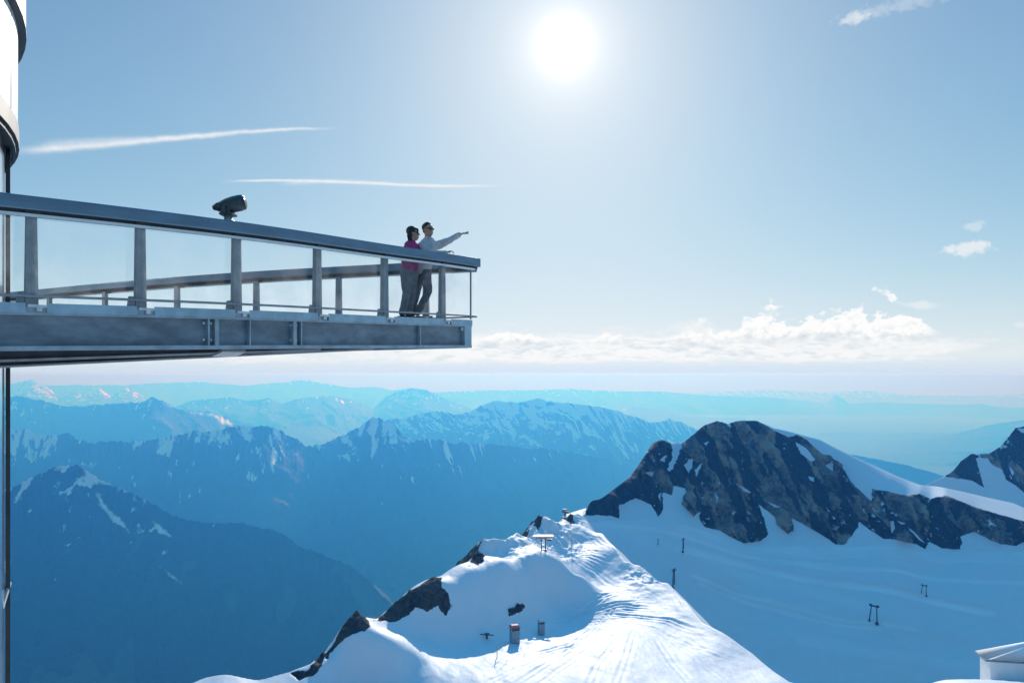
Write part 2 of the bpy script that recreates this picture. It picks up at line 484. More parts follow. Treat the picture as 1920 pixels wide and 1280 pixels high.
# nearest dark massif on the left
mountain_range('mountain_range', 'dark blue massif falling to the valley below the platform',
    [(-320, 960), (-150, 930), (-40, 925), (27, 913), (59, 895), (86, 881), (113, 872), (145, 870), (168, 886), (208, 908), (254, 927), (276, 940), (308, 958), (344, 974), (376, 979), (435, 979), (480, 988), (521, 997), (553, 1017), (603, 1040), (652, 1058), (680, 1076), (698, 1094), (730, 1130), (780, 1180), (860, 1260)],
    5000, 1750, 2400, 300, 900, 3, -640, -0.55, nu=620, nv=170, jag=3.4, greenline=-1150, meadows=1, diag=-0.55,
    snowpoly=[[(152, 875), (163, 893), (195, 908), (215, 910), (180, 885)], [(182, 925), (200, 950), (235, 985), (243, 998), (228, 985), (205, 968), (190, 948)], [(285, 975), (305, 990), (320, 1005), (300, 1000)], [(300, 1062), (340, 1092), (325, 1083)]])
# valley shoulder in front of it
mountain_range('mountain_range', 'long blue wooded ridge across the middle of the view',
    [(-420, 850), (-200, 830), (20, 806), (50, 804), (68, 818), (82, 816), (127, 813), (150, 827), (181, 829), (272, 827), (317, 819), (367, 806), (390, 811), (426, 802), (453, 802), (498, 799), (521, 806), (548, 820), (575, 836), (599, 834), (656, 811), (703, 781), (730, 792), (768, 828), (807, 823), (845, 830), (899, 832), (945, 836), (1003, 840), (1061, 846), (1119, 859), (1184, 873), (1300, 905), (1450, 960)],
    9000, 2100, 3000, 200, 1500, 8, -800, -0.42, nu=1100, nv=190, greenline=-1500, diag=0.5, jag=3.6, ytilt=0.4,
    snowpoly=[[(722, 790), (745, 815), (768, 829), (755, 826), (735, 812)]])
mountain_range('mountain_range', 'pale blue range streaked with snow gullies behind the wooded ridge',
    [(560, 880), (640, 830), (730, 786), (776, 778), (826, 771), (853, 776), (880, 771), (907, 759), (930, 751), (972, 755), (1011, 746), (1046, 753), (1092, 759), (1150, 767), (1184, 780), (1223, 792), (1254, 786), (1277, 790), (1300, 803), (1360, 835), (1450, 880)],
    15000, 2900, 3800, 330, 1500, 15, -900, 0.05, nu=640, nv=130, diag=0.9, jag=2.0)
mountain_range('mountain_range', 'hazy blue range with a small glacier at its end under the platform',
    [(-400, 790), (-150, 765), (20, 743), (45, 743), (91, 754), (122, 763), (181, 759), (231, 755), (267, 754), (285, 744), (308, 754), (340, 768), (394, 772), (408, 776), (440, 788), (480, 799), (540, 830), (600, 870)],
    16500, 3200, 4500, 360, 1900, 22, -560, -0.8, nu=520, nv=110,
    snowpoly=[[(300, 753), (345, 770), (396, 773), (440, 788), (480, 799), (440, 797), (415, 795), (408, 783), (360, 774)]])
mountain_range('mountain_range', 'pale snow topped peaks far away beside the tower',
    [(-300, 740), (-100, 728), (25, 718), (60, 712), (95, 728), (109, 750), (140, 734), (150, 738), (186, 727), (208, 743), (236, 725), (262, 738), (272, 745), (330, 760), (400, 790)],
    42000, 8000, 5000, 500, 3000, 31, -1150, -0.1, nu=360, nv=60, jag=1.2)
mountain_range('mountain_range', 'pale blue double peaked range behind the streaked range',
    [(250, 790), (362, 750), (430, 745), (467, 752), (503, 745), (526, 757), (557, 748), (612, 741), (657, 748), (700, 765), (722, 745), (748, 733), (775, 727), (800, 731), (830, 745), (865, 758), (880, 765), (940, 800)],
    31000, 5600, 5000, 480, 2600, 37, -1000, -0.8, nu=420, nv=60, jag=1.0)
mountain_range('mountain_range', 'low rounded blue hill in the gap between two ranges',
    [(480, 830), (530, 804), (560, 799), (593, 797), (634, 808), (680, 832)],
    26000, 4500, 3000, 300, 1800, 41, -300, -2.0, nu=200, nv=50, jag=0.7)
mountain_range('mountain_range', 'very pale far range along the horizon under the platform',
    [(-500, 735), (-200, 725), (100, 722), (240, 722), (290, 718), (376, 716), (453, 723), (512, 718), (571, 712), (603, 718), (657, 727), (703, 725), (737, 732), (768, 727), (810, 734), (837, 745), (888, 749), (960, 765), (1050, 790)],
    60000, 11000, 8000, 700, 3600, 47, -900, -1.1, foot=-5000, nu=520, nv=50, jag=1.0)
mountain_range('mountain_range', 'pale far range with one sharp pyramid peak',
    [(700, 745), (820, 735), (880, 732), (1000, 731), (1070, 729), (1151, 733), (1248, 734), (1313, 741), (1438, 744), (1503, 751), (1545, 756), (1560, 745), (1569, 740), (1580, 747), (1592, 756), (1649, 754), (1720, 757), (1801, 759), (1839, 757), (1882, 765), (1920, 764), (2050, 757), (2300, 765)],
    60000, 13000, 8000, 500, 4200, 53, -1700, -1.4, foot=-5600, nu=620, nv=60, jag=0.6)
mountain_range('mountain_range', 'faintest range on the horizon beyond the pyramid peak',
    [(800, 738), (1000, 735), (1200, 737), (1335, 735), (1438, 731), (1540, 735), (1633, 732), (1693, 740), (1823, 742), (1920, 739), (2100, 733), (2400, 742)],
    104000, 14000, 8000, 700, 5600, 59, -3000, -0.6, foot=-7000, nu=420, nv=40, jag=0.5)
mountain_range('mountain_range', 'small pale blue hill tops behind the end of the streaked range',
    [(1080, 790), (1162, 766), (1183, 759), (1200, 764), (1227, 767), (1286, 781), (1350, 800), (1420, 830)],
    38000, 6500, 4000, 400, 3000, 61, -1200, -0.2, nu=220, nv=50, jag=0.9)
mountain_range('mountain_range', 'hazy slope rising at the edge of the view above the dark crag',
    [(1520, 860), (1640, 835), (1700, 826), (1760, 822), (1803, 811), (1850, 797), (1920, 787), (2020, 770), (2200, 760)],
    25000, 5000, 5000, 300, 2400, 67, -300, -0.5, nu=280, nv=70, jag=0.7)
mountain_range('mountain_range', 'blue hill just behind the snow crest of the rocky mountain',
    [(1480, 860), (1560, 846), (1611, 854), (1656, 863), (1703, 872), (1738, 882), (1790, 898), (1900, 930)],
    10500, 2600, 3000, 300, 1500, 71, -400, -1.8, nu=240, nv=60, jag=0.7)


# ------------------------------------------------------------------ near snow terrain
class TPS:
    """thin plate height surface through points"""
    def __init__(self, pts, lam=0.02, unit=100.0):
        p = np.asarray(pts, float); self.u = unit
        x, y, z = p[:, 0] / unit, p[:, 1] / unit, p[:, 2]
        n = len(p); d2 = (x[:, None] - x) ** 2 + (y[:, None] - y) ** 2
        K = np.where(d2 > 0, 0.5 * d2 * np.log(d2 + 1e-12), 0) + lam * np.eye(n)
        Q = np.stack([np.ones(n), x, y], 1)
        A = np.block([[K, Q], [Q.T, np.zeros((3, 3))]])
        self.w = np.linalg.solve(A, np.concatenate([z, np.zeros(3)])); self.x, self.y = x, y
    def __call__(self, X, Yy):
        X, Yy = np.asarray(X, float) / self.u, np.asarray(Yy, float) / self.u
        out = self.w[-3] + self.w[-2] * X + self.w[-1] * Yy
        for i in range(len(self.x)):
            d2 = (X - self.x[i]) ** 2 + (Yy - self.y[i]) ** 2
            out = out + self.w[i] * 0.5 * d2 * np.log(d2 + 1e-12)
        return out


def at_z(px, py, z):
    Y = -z * F / (py - HORIZON)
    return ((px - 960) / F * Y, Y, z)


EDGE_L = [(385, 1271, -98), (425, 1262, -97.5), (481, 1277, -101), (541, 1260, -99), (582, 1246, -98), (609, 1226, -97), (624, 1209, -95), (639, 1174, -89), (667, 1147, -87),
          (684, 1157, -89), (706, 1159, -91), (730, 1140, -90), (760, 1113, -87), (807, 1084, -84), (826, 1080, -83.5), (856, 1059, -81), (884, 1053, -81.5), (890, 1035, -78.5),
          (909, 1008, -76.6), (950, 1010, -78), (972, 997, -77.4), (995, 1003, -80.5), (1006, 979, -78.7), (1021, 964, -76.4), (1055, 971, -81.3), (1066, 962, -80.5), (1085, 960, -80.2), (1100, 967, -83)]
EDGE_R = [(1105, 984, -86), (1130, 999, -87), (1152, 1024, -88), (1171, 1050, -91), (1202, 1062, -92), (1227, 1088, -94), (1252, 1093, -94), (1286, 1127, -96), (1317, 1165, -98), (1361, 1187, -98), (1411, 1224, -100), (1452, 1259, -101), (1480, 1277, -101)]
INNER = [(600, 1340, -101), (900, 1340, -103), (1200, 1340, -104), (1500, 1340, -104), (400, 1340, -101),
         (620, 1232, -95.5), (700, 1206, -93.5), (745, 1222, -96), (765, 1250, -100.5), (690, 1292, -107), (640, 1285, -105), (725, 1290, -106), (800, 1262, -101),
         (760, 1190, -96), (720, 1180, -94), (820, 1235, -99.8), (900, 1230, -101), (1000, 1230, -101.5), (1100, 1230, -102), (1250, 1230, -102.5), (1350, 1240, -102),
         (790, 1195, -99), (860, 1200, -101), (940, 1188, -102), (1000, 1160, -102), (1050, 1132, -102), (1085, 1108, -101.5),
         (1000, 1200, -102), (1150, 1180, -102), (1280, 1180, -100.5), (1150, 1130, -100), (1120, 1105, -99.3), (1200, 1120, -98.3), (1250, 1130, -97.7),
         (782, 1113, -86), (832, 1088, -83), (890, 1064, -81), (945, 1052, -81.2), (1000, 1040, -82), (1055, 1050, -86.5), (1095, 1075, -92),
         (1000, 1016, -84.2), (960, 1030, -82.6), (1040, 1020, -88), (1100, 1020, -91.4), (1140, 1060, -94.6), (1180, 1080, -95), (1120, 1000, -90), (1060, 985, -86.8), (1100, 982, -87.4),
         (912, 1052, -85.0), (938, 1046, -84.2), (975, 1018, -83.6), (1030, 985, -84.8)]
tps_ridge = TPS([at_z(*p) for p in EDGE_L + EDGE_R + INNER], lam=0.002)
_edge = [at_z(*p) for p in EDGE_L + EDGE_R]
_edge_xy = [(p[0], p[1]) for p in _edge]
RIDGE_POLY = _edge_xy + [(130, 215), (140, 150), (-150, 150), (-120, 215)]
# ski and groomer tracks, in photo pixels, on the flat of the ridge
TRACKS = [([(1120, 1190), (1010, 1240), (890, 1300)], 0.7, 0.22), ([(1150, 1182), (1080, 1235), (990, 1300)], 0.7, 0.2), ([(1190, 1180), (1175, 1235), (1150, 1300)], 0.7, 0.2), ([(1225, 1186), (1260, 1240), (1310, 1300)], 0.7, 0.2), ([(1262, 1180), (1330, 1228), (1430, 1285)], 0.7, 0.22), ([(1085, 995), (1120, 1010), (1150, 1030)], 0.7, 0.3), ([(1060, 1010), (1095, 1024), (1140, 1052)], 0.7, 0.3), ([(1075, 1045), (1120, 1070), (1160, 1098)], 0.7, 0.3), ([(830, 1240), (930, 1215), (1040, 1205)], 0.7, 0.2), ([(1165, 1060), (1190, 1078), (1222, 1092)], 0.7, 0.35), ([(1130, 1152), (1160, 1146), (1215, 1148)], 0.7, 0.5), ([(1045, 1180), (1100, 1165), (1150, 1163)], 0.7, 0.5),
          ([(983, 1231), (1067, 1209), (1105, 1181), (1139, 1156), (1161, 1127)], 0.9, 0.55), ([(1030, 1171), (1080, 1156), (1111, 1134), (1155, 1112)], 0.8, 0.7),
          ([(1024, 1162), (1080, 1152), (1130, 1140), (1211, 1127)], 0.8, 0.6), ([(1124, 1146), (1174, 1137), (1233, 1140)], 0.9, 0.7), ([(1111, 1156), (1192, 1156), (1255, 1162), (1311, 1181)], 0.9, 0.6),
          ([(1067, 1034), (1105, 1043), (1152, 1057)], 0.8, 0.6), ([(1267, 1102), (1277, 1127), (1286, 1149)], 0.7, 0.6), ([(899, 1277), (927, 1256), (974, 1218)], 0.7, 0.5),
          ([(1146, 1171), (1224, 1177), (1286, 1206), (1380, 1240)], 0.8, 0.25), ([(1060, 1018), (1110, 1032), (1150, 1046)], 0.6, 0.3), ([(1180, 1080), (1210, 1092), (1235, 1090)], 0.8, 0.5),
          ([(1100, 1192), (1060, 1225), (1000, 1262), (960, 1290)], 0.8, 0.25), ([(1180, 1165), (1160, 1200), (1120, 1250), (1100, 1300)], 1.2, 0.18), ([(1230, 1175), (1290, 1220), (1380, 1290)], 0.8, 0.2),
          ([(1090, 1120), (1130, 1118), (1180, 1108)], 0.8, 0.5), ([(975, 1208), (1010, 1196), (1050, 1192)], 0.7, 0.4), ([(1040, 1170), (1010, 1186), (975, 1192)], 0.8, 0.35)]


def ridge_z(X, Yy, detail=False):
    X, Yy = np.asarray(X, float), np.asarray(Yy, float)
    sd = poly_sd(np.atleast_1d(X), np.atleast_1d(Yy), RIDGE_POLY).reshape(X.shape)
    out = np.maximum(-sd, 0)
    z = tps_ridge(X, Yy)
    z = np.clip(z, -125, -70)
    z = z - 1.15 * out - 0.012 * np.minimum(out, 60) ** 2 * 0.4
    return z, sd


def find_ground(px, py, fn, y0, y1, n=900):
    """first hit of the sight line through a photo pixel with a height function"""
    Ys = np.linspace(y0, y1, n); xs = (px - 960) / F * Ys; zs = (HORIZON - py) / F * Ys
    g = fn(xs, Ys); k = np.argmax(zs <= g)
    return Vector((xs[k], Ys[k], g[k]))


def build_snow_ridge():
    x = np.concatenate([np.arange(-190, -132, 1.2), np.arange(-132, 118, 0.45), np.arange(118, 190, 1.2)]); y = np.concatenate([np.arange(150, 205, 1.2), np.arange(205, 455, 0.45), np.arange(455, 500, 1.2)])
    X, Yy = np.meshgrid(x, y)
    Z, sd = ridge_z(X, Yy)
    ppx, ppy = 960 + X / Yy * F, HORIZON - Z / Yy * F
    rockp = np.full(X.shape, -50.0)
    for pl in ([(624, 1209), (639, 1174), (667, 1145), (684, 1155), (697, 1174), (660, 1187), (648, 1195), (632, 1214), (612, 1236), (606, 1228)],
               [(700, 1163), (730, 1140), (760, 1112), (807, 1082), (826, 1084), (838, 1105), (846, 1140), (836, 1155), (820, 1138), (800, 1145), (780, 1140), (757, 1155), (742, 1167)],
               [(880, 1057), (888, 1035), (908, 1004), (899, 1022), (894, 1035), (909, 1040), (905, 1050), (895, 1056)],
               [(1002, 992), (1004, 975), (1019, 960), (1014, 985)], [(575, 1274), (582, 1246), (609, 1222), (606, 1240), (597, 1262)],
               [(953, 1138), (968, 1133), (981, 1134), (977, 1146), (966, 1152), (956, 1152)], [(545, 1262), (575, 1258), (590, 1268), (560, 1278)], [(1063, 975), (1070, 966), (1076, 980), (1068, 984)]):
        rockp = np.maximum(rockp, poly_sd(ppx, ppy, pl))
    nz = fbm(X / 7, Yy / 7, 5, 5, 0.6)
    rock = rockp * 0.16 + nz * 1.1
    out = np.maximum(-sd, 0)
    rock = np.maximum(rock, np.minimum(out / 4.0, 1.2) + nz * 0.9 - 0.9 - 3.0 * sstep(18, 40, X) * sstep(45, 15, out))
    snow = np.clip(0.5 - 0.5 * rock, 0, 1)
    rk = sstep(0.55, 0.2, snow)
    # craggy rock, soft snow
    Z = Z + rk * (ridged(X / 11, Yy / 11, 5, 6, 0.6) - 0.62) * 5.0
    sn = 1 - rk
    Z = Z + sn * (0.9 * fbm(X / 34, Yy / 48, 3, 7) + 0.22 * fbm(X / 5.5 + Yy / 14, Yy / 12, 5, 8, 0.55)) * sstep(-6, 6, sd)
    # drifted rims and wind lips
    Z = Z + sn * 0.5 * (ridged(X / 26 + 0.4 * Yy / 26, Yy / 50, 2, 12) - 0.7) * sstep(0, 10, sd)
    for pts, wd, dp in TRACKS:
        xy = []
        for (a, b) in pts:
            p = find_ground(a, b, lambda u, v: tps_ridge(u, v), 200, 470); xy.append((p.x, p.y))
        d = line_d(X, Yy, xy)
        e = np.minimum(np.hypot(X - xy[0][0], Yy - xy[0][1]), np.hypot(X - xy[-1][0], Yy - xy[-1][1]))
        fade = sstep(0.0, 14.0, e) * (0.65 + 0.6 * perlin(X / 7, Yy / 7, 33))
        d1 = np.abs(d - 1.0) + 0.25 * perlin(X / 3, Yy / 3, 31); w_ = wd * 0.5
        Z = Z - dp * 0.95 * fade * (np.exp(-(d1 / w_) ** 2) - 0.45 * np.exp(-((d - 2.4) / w_) ** 2))
    for a, b, rad, amp in ((1030, 985, 16, 2.2), (1062, 972, 12, 1.8), (985, 1008, 14, 1.4), (1010, 1005, 14, 1.6), (930, 1030, 16, 1.2), (1215, 1075, 9, 1.4)):
        c = find_ground(a, b, lambda u, v: tps_ridge(u, v), 200, 470)
        Z = Z + amp * np.exp(-((X - c.x) ** 2 + (Yy - c.y) ** 2) / rad ** 2) * (ridged(X / 9, Yy / 12, 4, 41, 0.55) - 0.6) * 2.0
    # trampled and groomed ground round the lift start
    c = find_ground(1000, 1200, lambda u, v: tps_ridge(u, v), 200, 470)
    mess = np.exp(-(((X - c.x) / 16) ** 2 + ((Yy - c.y) / 16) ** 2))
    Z = Z + mess * 0.35 * fbm(X / 3.2, Yy / 3.2, 3, 18)
    c = find_ground(1180, 1090, lambda u, v: tps_ridge(u, v), 200, 470)
    mess = np.exp(-(((X - c.x) / 14) ** 2 + ((Yy - c.y) / 34) ** 2))
    Z = Z + mess * 0.4 * fbm(X / 4.5, Yy / 6.5, 3, 19)
    me = grid_mesh('snow_ridge', X, Yy, Z, {'snow': snow})
    o = link_mesh('snow_ridge', me, M['snow_rock'], smooth=True)
    tag(o, 'sunlit snow ridge below the platform with ski tracks and shaded hollows', kind='structure')
build_snow_ridge()


# ---- rocky mountain beyond the glacier: foot line, top of the rock, crest, back slope
C_CREST = [(1060, 985), (1098, 963), (1106, 938), (1125, 936), (1153, 915), (1181, 894), (1197, 872), (1211, 849), (1225, 828), (1244, 823), (1256, 831), (1261, 834), (1267, 826), (1274, 833), (1281, 830), (1291, 821), (1303, 812), (1319, 797), (1345, 789),
           (1366, 794), (1382, 789), (1417, 788), (1432, 794), (1446, 801), (1485, 810), (1503, 815), (1536, 823), (1562, 837), (1597, 854), (1644, 875), (1691, 896), (1726, 909), (1761, 912), (1808, 922), (1855, 933), (1902, 943), (1920, 952), (2050, 1000), (2250, 1060)]
C_TOP = [(1060, 985), (1098, 963), (1281, 831), (1345, 790), (1382, 790), (1417, 789), (1432, 797), (1480, 818), (1543, 854), (1578, 877), (1602, 905), (1635, 920), (1667, 922), (1703, 930), (1726, 926), (1745, 936), (1773, 929), (1796, 938), (1832, 952), (1878, 966), (1920, 978), (2050, 1020), (2250, 1070)]
C_FOOT = [(1060, 992), (1098, 976), (1160, 975), (1235, 975), (1300, 985), (1400, 1023), (1500, 1022), (1580, 1025), (1670, 1020), (1733, 1034), (1800, 1034), (1920, 1032), (2050, 1060), (2250, 1100)]
C_ROCK = [[(1096, 966), (1104, 936), (1125, 934), (1153, 912), (1181, 891), (1197, 869), (1211, 846), (1225, 825), (1244, 820), (1256, 828), (1261, 845), (1258, 860), (1252, 880), (1262, 870), (1275, 845), (1281, 828), (1291, 818), (1303, 809), (1319, 794), (1345, 786),
           (1366, 791), (1382, 786), (1417, 785), (1432, 795), (1450, 806), (1480, 820), (1492, 814), (1510, 822), (1543, 852), (1557, 854), (1578, 877), (1602, 910), (1635, 940), (1635, 916), (1667, 921), (1703, 929), (1726, 925), (1745, 935), (1773, 928), (1796, 937), (1832, 951), (1878, 965), (1920, 977), (2050, 1016), (2300, 1060),
           (2300, 1120), (2050, 1050), (1920, 1015), (1907, 1022), (1878, 1020), (1855, 1011), (1827, 997), (1803, 1004), (1801, 1030), (1766, 1027), (1743, 1015), (1735, 1029), (1720, 1020), (1691, 1015), (1677, 1011), (1658, 1011), (1632, 994), (1609, 976), (1609, 987), (1595, 1006), (1583, 1020), (1567, 1020), (1536, 999), (1510, 985), (1485, 971), (1482, 975), (1487, 994), (1478, 1001), (1455, 983), (1453, 969), (1422, 944), (1438, 976), (1443, 999), (1427, 1013), (1396, 1019), (1373, 1008), (1349, 994), (1321, 987), (1311, 971), (1314, 957), (1300, 969), (1277, 943), (1286, 915), (1263, 910), (1260, 929), (1242, 922), (1244, 955), (1235, 968), (1221, 945), (1192, 933), (1160, 947), (1162, 972), (1150, 968), (1131, 966)]]
C_SNOW = [[(1250, 880), (1262, 862), (1268, 838), (1277, 838), (1270, 860), (1258, 885)], [(1282, 872), (1291, 861), (1300, 860), (1297, 878), (1292, 888)], [(1302, 880), (1318, 866), (1310, 885), (1304, 895)], [(1320, 830), (1331, 826), (1325, 836)], [(1236, 862), (1250, 852), (1247, 866)], [(1208, 886), (1226, 884), (1222, 893)],
          [(1421, 943), (1436, 957), (1446, 978), (1452, 1003), (1440, 1000), (1432, 970)], [(1377, 904), (1395, 914), (1412, 925), (1396, 921)], [(1437, 940), (1455, 946), (1466, 953), (1452, 950)], [(1235, 930), (1240, 922), (1238, 940)], [(1515, 892), (1526, 895), (1528, 904), (1519, 900)], [(1492, 828), (1512, 840), (1530, 862), (1522, 866), (1500, 848)], [(1548, 873), (1560, 862), (1562, 884)],
          [(1668, 978), (1676, 976), (1678, 992), (1672, 1000)], [(1700, 986), (1712, 994), (1735, 1018), (1722, 1010)], [(1684, 977), (1697, 980), (1690, 983)], [(1360, 790), (1370, 795), (1372, 803), (1364, 797)], [(1340, 925), (1346, 932), (1344, 944)], [(1371, 962), (1380, 957), (1376, 966)], [(1398, 955), (1408, 962), (1402, 965)]]
Y_FOOT = 850.0


def curve(pts, x):
    p = np.asarray(pts, float); return np.interp(x, p[:, 0], p[:, 1])


def crag_mountain(name, label, px, crest, top, foot, yfoot, ytop, ycrest, rockpolys, snowpolys, seed, amp, nv=(210, 46, 30), plateau=1.0, back=300.0):
    pyc, pyt, pyf = curve(crest, px), curve(top, px), curve(foot, px)
    rocky = sstep(9, 2, pyt - pyc)
    sm = np.exp(-np.linspace(-2.5, 2.5, 25) ** 2); sm /= sm.sum()
    soft = lambda q: np.convolve(np.pad(q, 12, mode='edge'), sm, mode='valid')
    rocky = soft(rocky)
    pyc = soft(pyc) * (1 - rocky) + (pyc + 1.5 * fbm(px / 9.0, px * 0, 5, seed, 0.6)) * rocky
    pyt = np.maximum(soft(pyt) * (1 - rocky) + pyt * rocky, pyc + 0.4)
    rows = []
    yf = yfoot(px); zf = (HORIZON - pyf) / F * yf
    s1, s2 = ytop(px), ycrest(px)                   # slope of the rock face, slope of the snow above it
    yt = (s1 * yf - zf) / (s1 + (pyt - HORIZON) / F); zt = (HORIZON - pyt) / F * yt
    yc = np.maximum((s2 * yt - zt) / (s2 + (pyc - HORIZON) / F), yt + 1.5); zc = (HORIZON - pyc) / F * yc
    for v in np.linspace(-0.25, 1, nv[0], endpoint=False):
        s = max(v, 0); e = s ** 1.12
        Yv = yf + (yt - yf) * v; rows.append((Yv, np.where(v < 0, zf + (zt - zf) * v * 1.6, zf + (zt - zf) * e)))
    for v in np.linspace(0, 1, nv[1], endpoint=False):
        rows.append((yt + (yc - yt) * v, zt + (zc - zt) * (1 - (1 - v) ** 1.7)))
    for v in np.linspace(0, 1, nv[2]):
        rows.append((yc + back * v, zc - 40 * v - (zc - zf) * v ** 1.3 * 1.2))
    Yv = np.array([r[0] for r in rows]); Z = np.array([r[1] for r in rows])
    PX = np.broadcast_to(px, Yv.shape); X = (PX - 960) / F * Yv
    ppy = HORIZON - Z / Yv * F
    wob = 3.2 * fbm(PX / 11, ppy / 11, 4, seed + 3, 0.6)
    rk = np.full(X.shape, -60.0)
    for pl in rockpolys: rk = np.maximum(rk, poly_sd(PX + wob, ppy + wob * 0.6, pl))
    for pl in snowpolys: rk = np.minimum(rk, -poly_sd(PX + wob * 0.8, ppy + wob * 0.5, pl))
    # specks of snow on ledges
    led = fbm(PX / 11 - ppy / 14, ppy / 16 + PX / 40, 5, seed + 8, 0.65)
    clump = fbm(PX / 70, ppy / 50, 3, seed + 9)
    rk = np.minimum(rk, 3.6 - 30 * np.maximum(led - 0.60 + 0.75 * clump, 0))
    isr = sstep(-1.0, 9.0, rk)
    # slanting ribs and gullies cut into the face
    ribs = ridged(PX / 46 - (ppy - 900) / 75 + 0.5 * fbm(PX / 60, ppy / 60, 3, seed + 1), ppy / 130, 5, seed + 5, 0.55) - 0.58
    crag = ridged(PX / 17 - (ppy - 900) / 40, ppy / 26, 4, seed + 6, 0.6) - 0.6
    su, sv = PX * 0.85 - ppy * 0.53, PX * 0.53 + ppy * 0.85
    lim = np.minimum(1, np.maximum(ppy - pyc, 0) / 14.0)
    wr = 5 * fbm(PX / 40, ppy / 40, 3, seed + 17)
    fc = 0.30 * facets((su + wr) / 26, sv / 60, seed) + 0.19 * facets((su + wr) / 12, sv / 27, seed + 2) + 0.10 * facets((su - wr) / 5.5, (sv + wr) / 11, seed + 4)
    push = amp * (ribs * 1.1 + crag * 0.35 + fc * 1.15) * isr * (0.15 + 0.85 * lim)
    Yd = Yv - push * 1.0; Zd = Z + push * 0.35
    X = (PX - 960) / F * Yv + push * 0.3 * perlin(PX / 20, ppy / 20, seed + 7)
    Zd = Zd + (1 - isr) * 0.8 * fbm(X / 60, Yv / 40, 3, seed + 15) * lim
    su, sv = PX * 0.85 - ppy * 0.53, PX * 0.53 + ppy * 0.85
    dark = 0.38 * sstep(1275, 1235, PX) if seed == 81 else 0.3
    tanp = 0.0
    if seed == 81:                                  # weathered brown bands of the face
        for a, b, ra, rb in ((1345, 862, 26, 24), (1362, 868, 22, 16), (1440, 838, 22, 34), (1468, 880, 22, 26), (1530, 930, 18, 34), (1330, 930, 20, 40), (1640, 960, 22, 30), (1735, 955, 26, 18), (1420, 985, 40, 20)):
            tanp = tanp + 0.42 * np.exp(-((PX - a) / ra) ** 2 - ((ppy - b) / rb) ** 2)
    me = grid_mesh(name, X, Yd, Zd, {'snow': np.clip(0.5 - 0.18 * rk, 0, 1), 'streak_shade': np.clip(0.47 + 1.5 * fbm(su / 34, sv / 130, 5, seed + 30, 0.55) + 0.35 * fbm(su / 8, sv / 34, 4, seed + 33, 0.65) + 1.3 * fc + 0.3 * crag - dark, 0, 1), 'tan': np.clip(0.30 + 0.9 * fbm(su / 26, sv / 60, 5, seed + 37, 0.6) + tanp, 0, 1)})  # random streaks, with facet and crag hollows painted darker as shade
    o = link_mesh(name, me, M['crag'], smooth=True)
    tag(o, label, kind='structure')
    return o


pxs = np.linspace(1062, 2240, 900)
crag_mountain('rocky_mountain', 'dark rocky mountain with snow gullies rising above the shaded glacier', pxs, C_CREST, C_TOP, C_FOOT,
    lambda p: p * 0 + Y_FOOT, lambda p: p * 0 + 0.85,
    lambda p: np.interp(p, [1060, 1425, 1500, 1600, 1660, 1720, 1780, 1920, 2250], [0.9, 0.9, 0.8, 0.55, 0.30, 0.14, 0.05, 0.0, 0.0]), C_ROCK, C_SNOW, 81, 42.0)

pxs = np.linspace(1700, 2240, 420)
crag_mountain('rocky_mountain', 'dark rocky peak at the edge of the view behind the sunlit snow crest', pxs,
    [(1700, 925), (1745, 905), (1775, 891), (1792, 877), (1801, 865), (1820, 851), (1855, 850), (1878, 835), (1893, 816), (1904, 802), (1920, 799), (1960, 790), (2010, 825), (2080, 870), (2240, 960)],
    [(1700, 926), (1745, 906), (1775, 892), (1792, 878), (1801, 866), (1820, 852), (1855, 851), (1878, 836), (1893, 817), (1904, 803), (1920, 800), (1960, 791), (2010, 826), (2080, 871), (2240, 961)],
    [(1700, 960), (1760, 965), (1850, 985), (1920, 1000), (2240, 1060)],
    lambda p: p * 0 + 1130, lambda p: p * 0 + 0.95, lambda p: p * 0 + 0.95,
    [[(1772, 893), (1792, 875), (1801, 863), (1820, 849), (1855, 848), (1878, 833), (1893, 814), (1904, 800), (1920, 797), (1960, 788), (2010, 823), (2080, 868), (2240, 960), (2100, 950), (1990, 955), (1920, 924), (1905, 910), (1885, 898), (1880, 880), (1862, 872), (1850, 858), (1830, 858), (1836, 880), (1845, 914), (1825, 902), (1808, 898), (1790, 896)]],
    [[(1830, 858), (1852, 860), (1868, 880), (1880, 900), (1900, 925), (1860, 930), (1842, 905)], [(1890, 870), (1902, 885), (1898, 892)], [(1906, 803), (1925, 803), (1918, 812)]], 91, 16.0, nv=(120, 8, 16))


def glacier_point(px, py):
    """ground of the shaded glacier at a photo pixel"""
    f = curve(C_FOOT, px); b = 1300.0
    zf = (HORIZON - f) / F * Y_FOOT; yb = 0.79 * Y_FOOT; zb = (HORIZON - b) / F * yb
    t = np.linspace(-0.3, 1.6, 3000); Yv = Y_FOOT + (yb - Y_FOOT) * t; z = zf + (zb - zf) * t
    q = HORIZON - z / Yv * F
    k = int(np.argmin(np.abs(q - py)))
    return Vector(((px - 960) / F * Yv[k], Yv[k], z[k]))


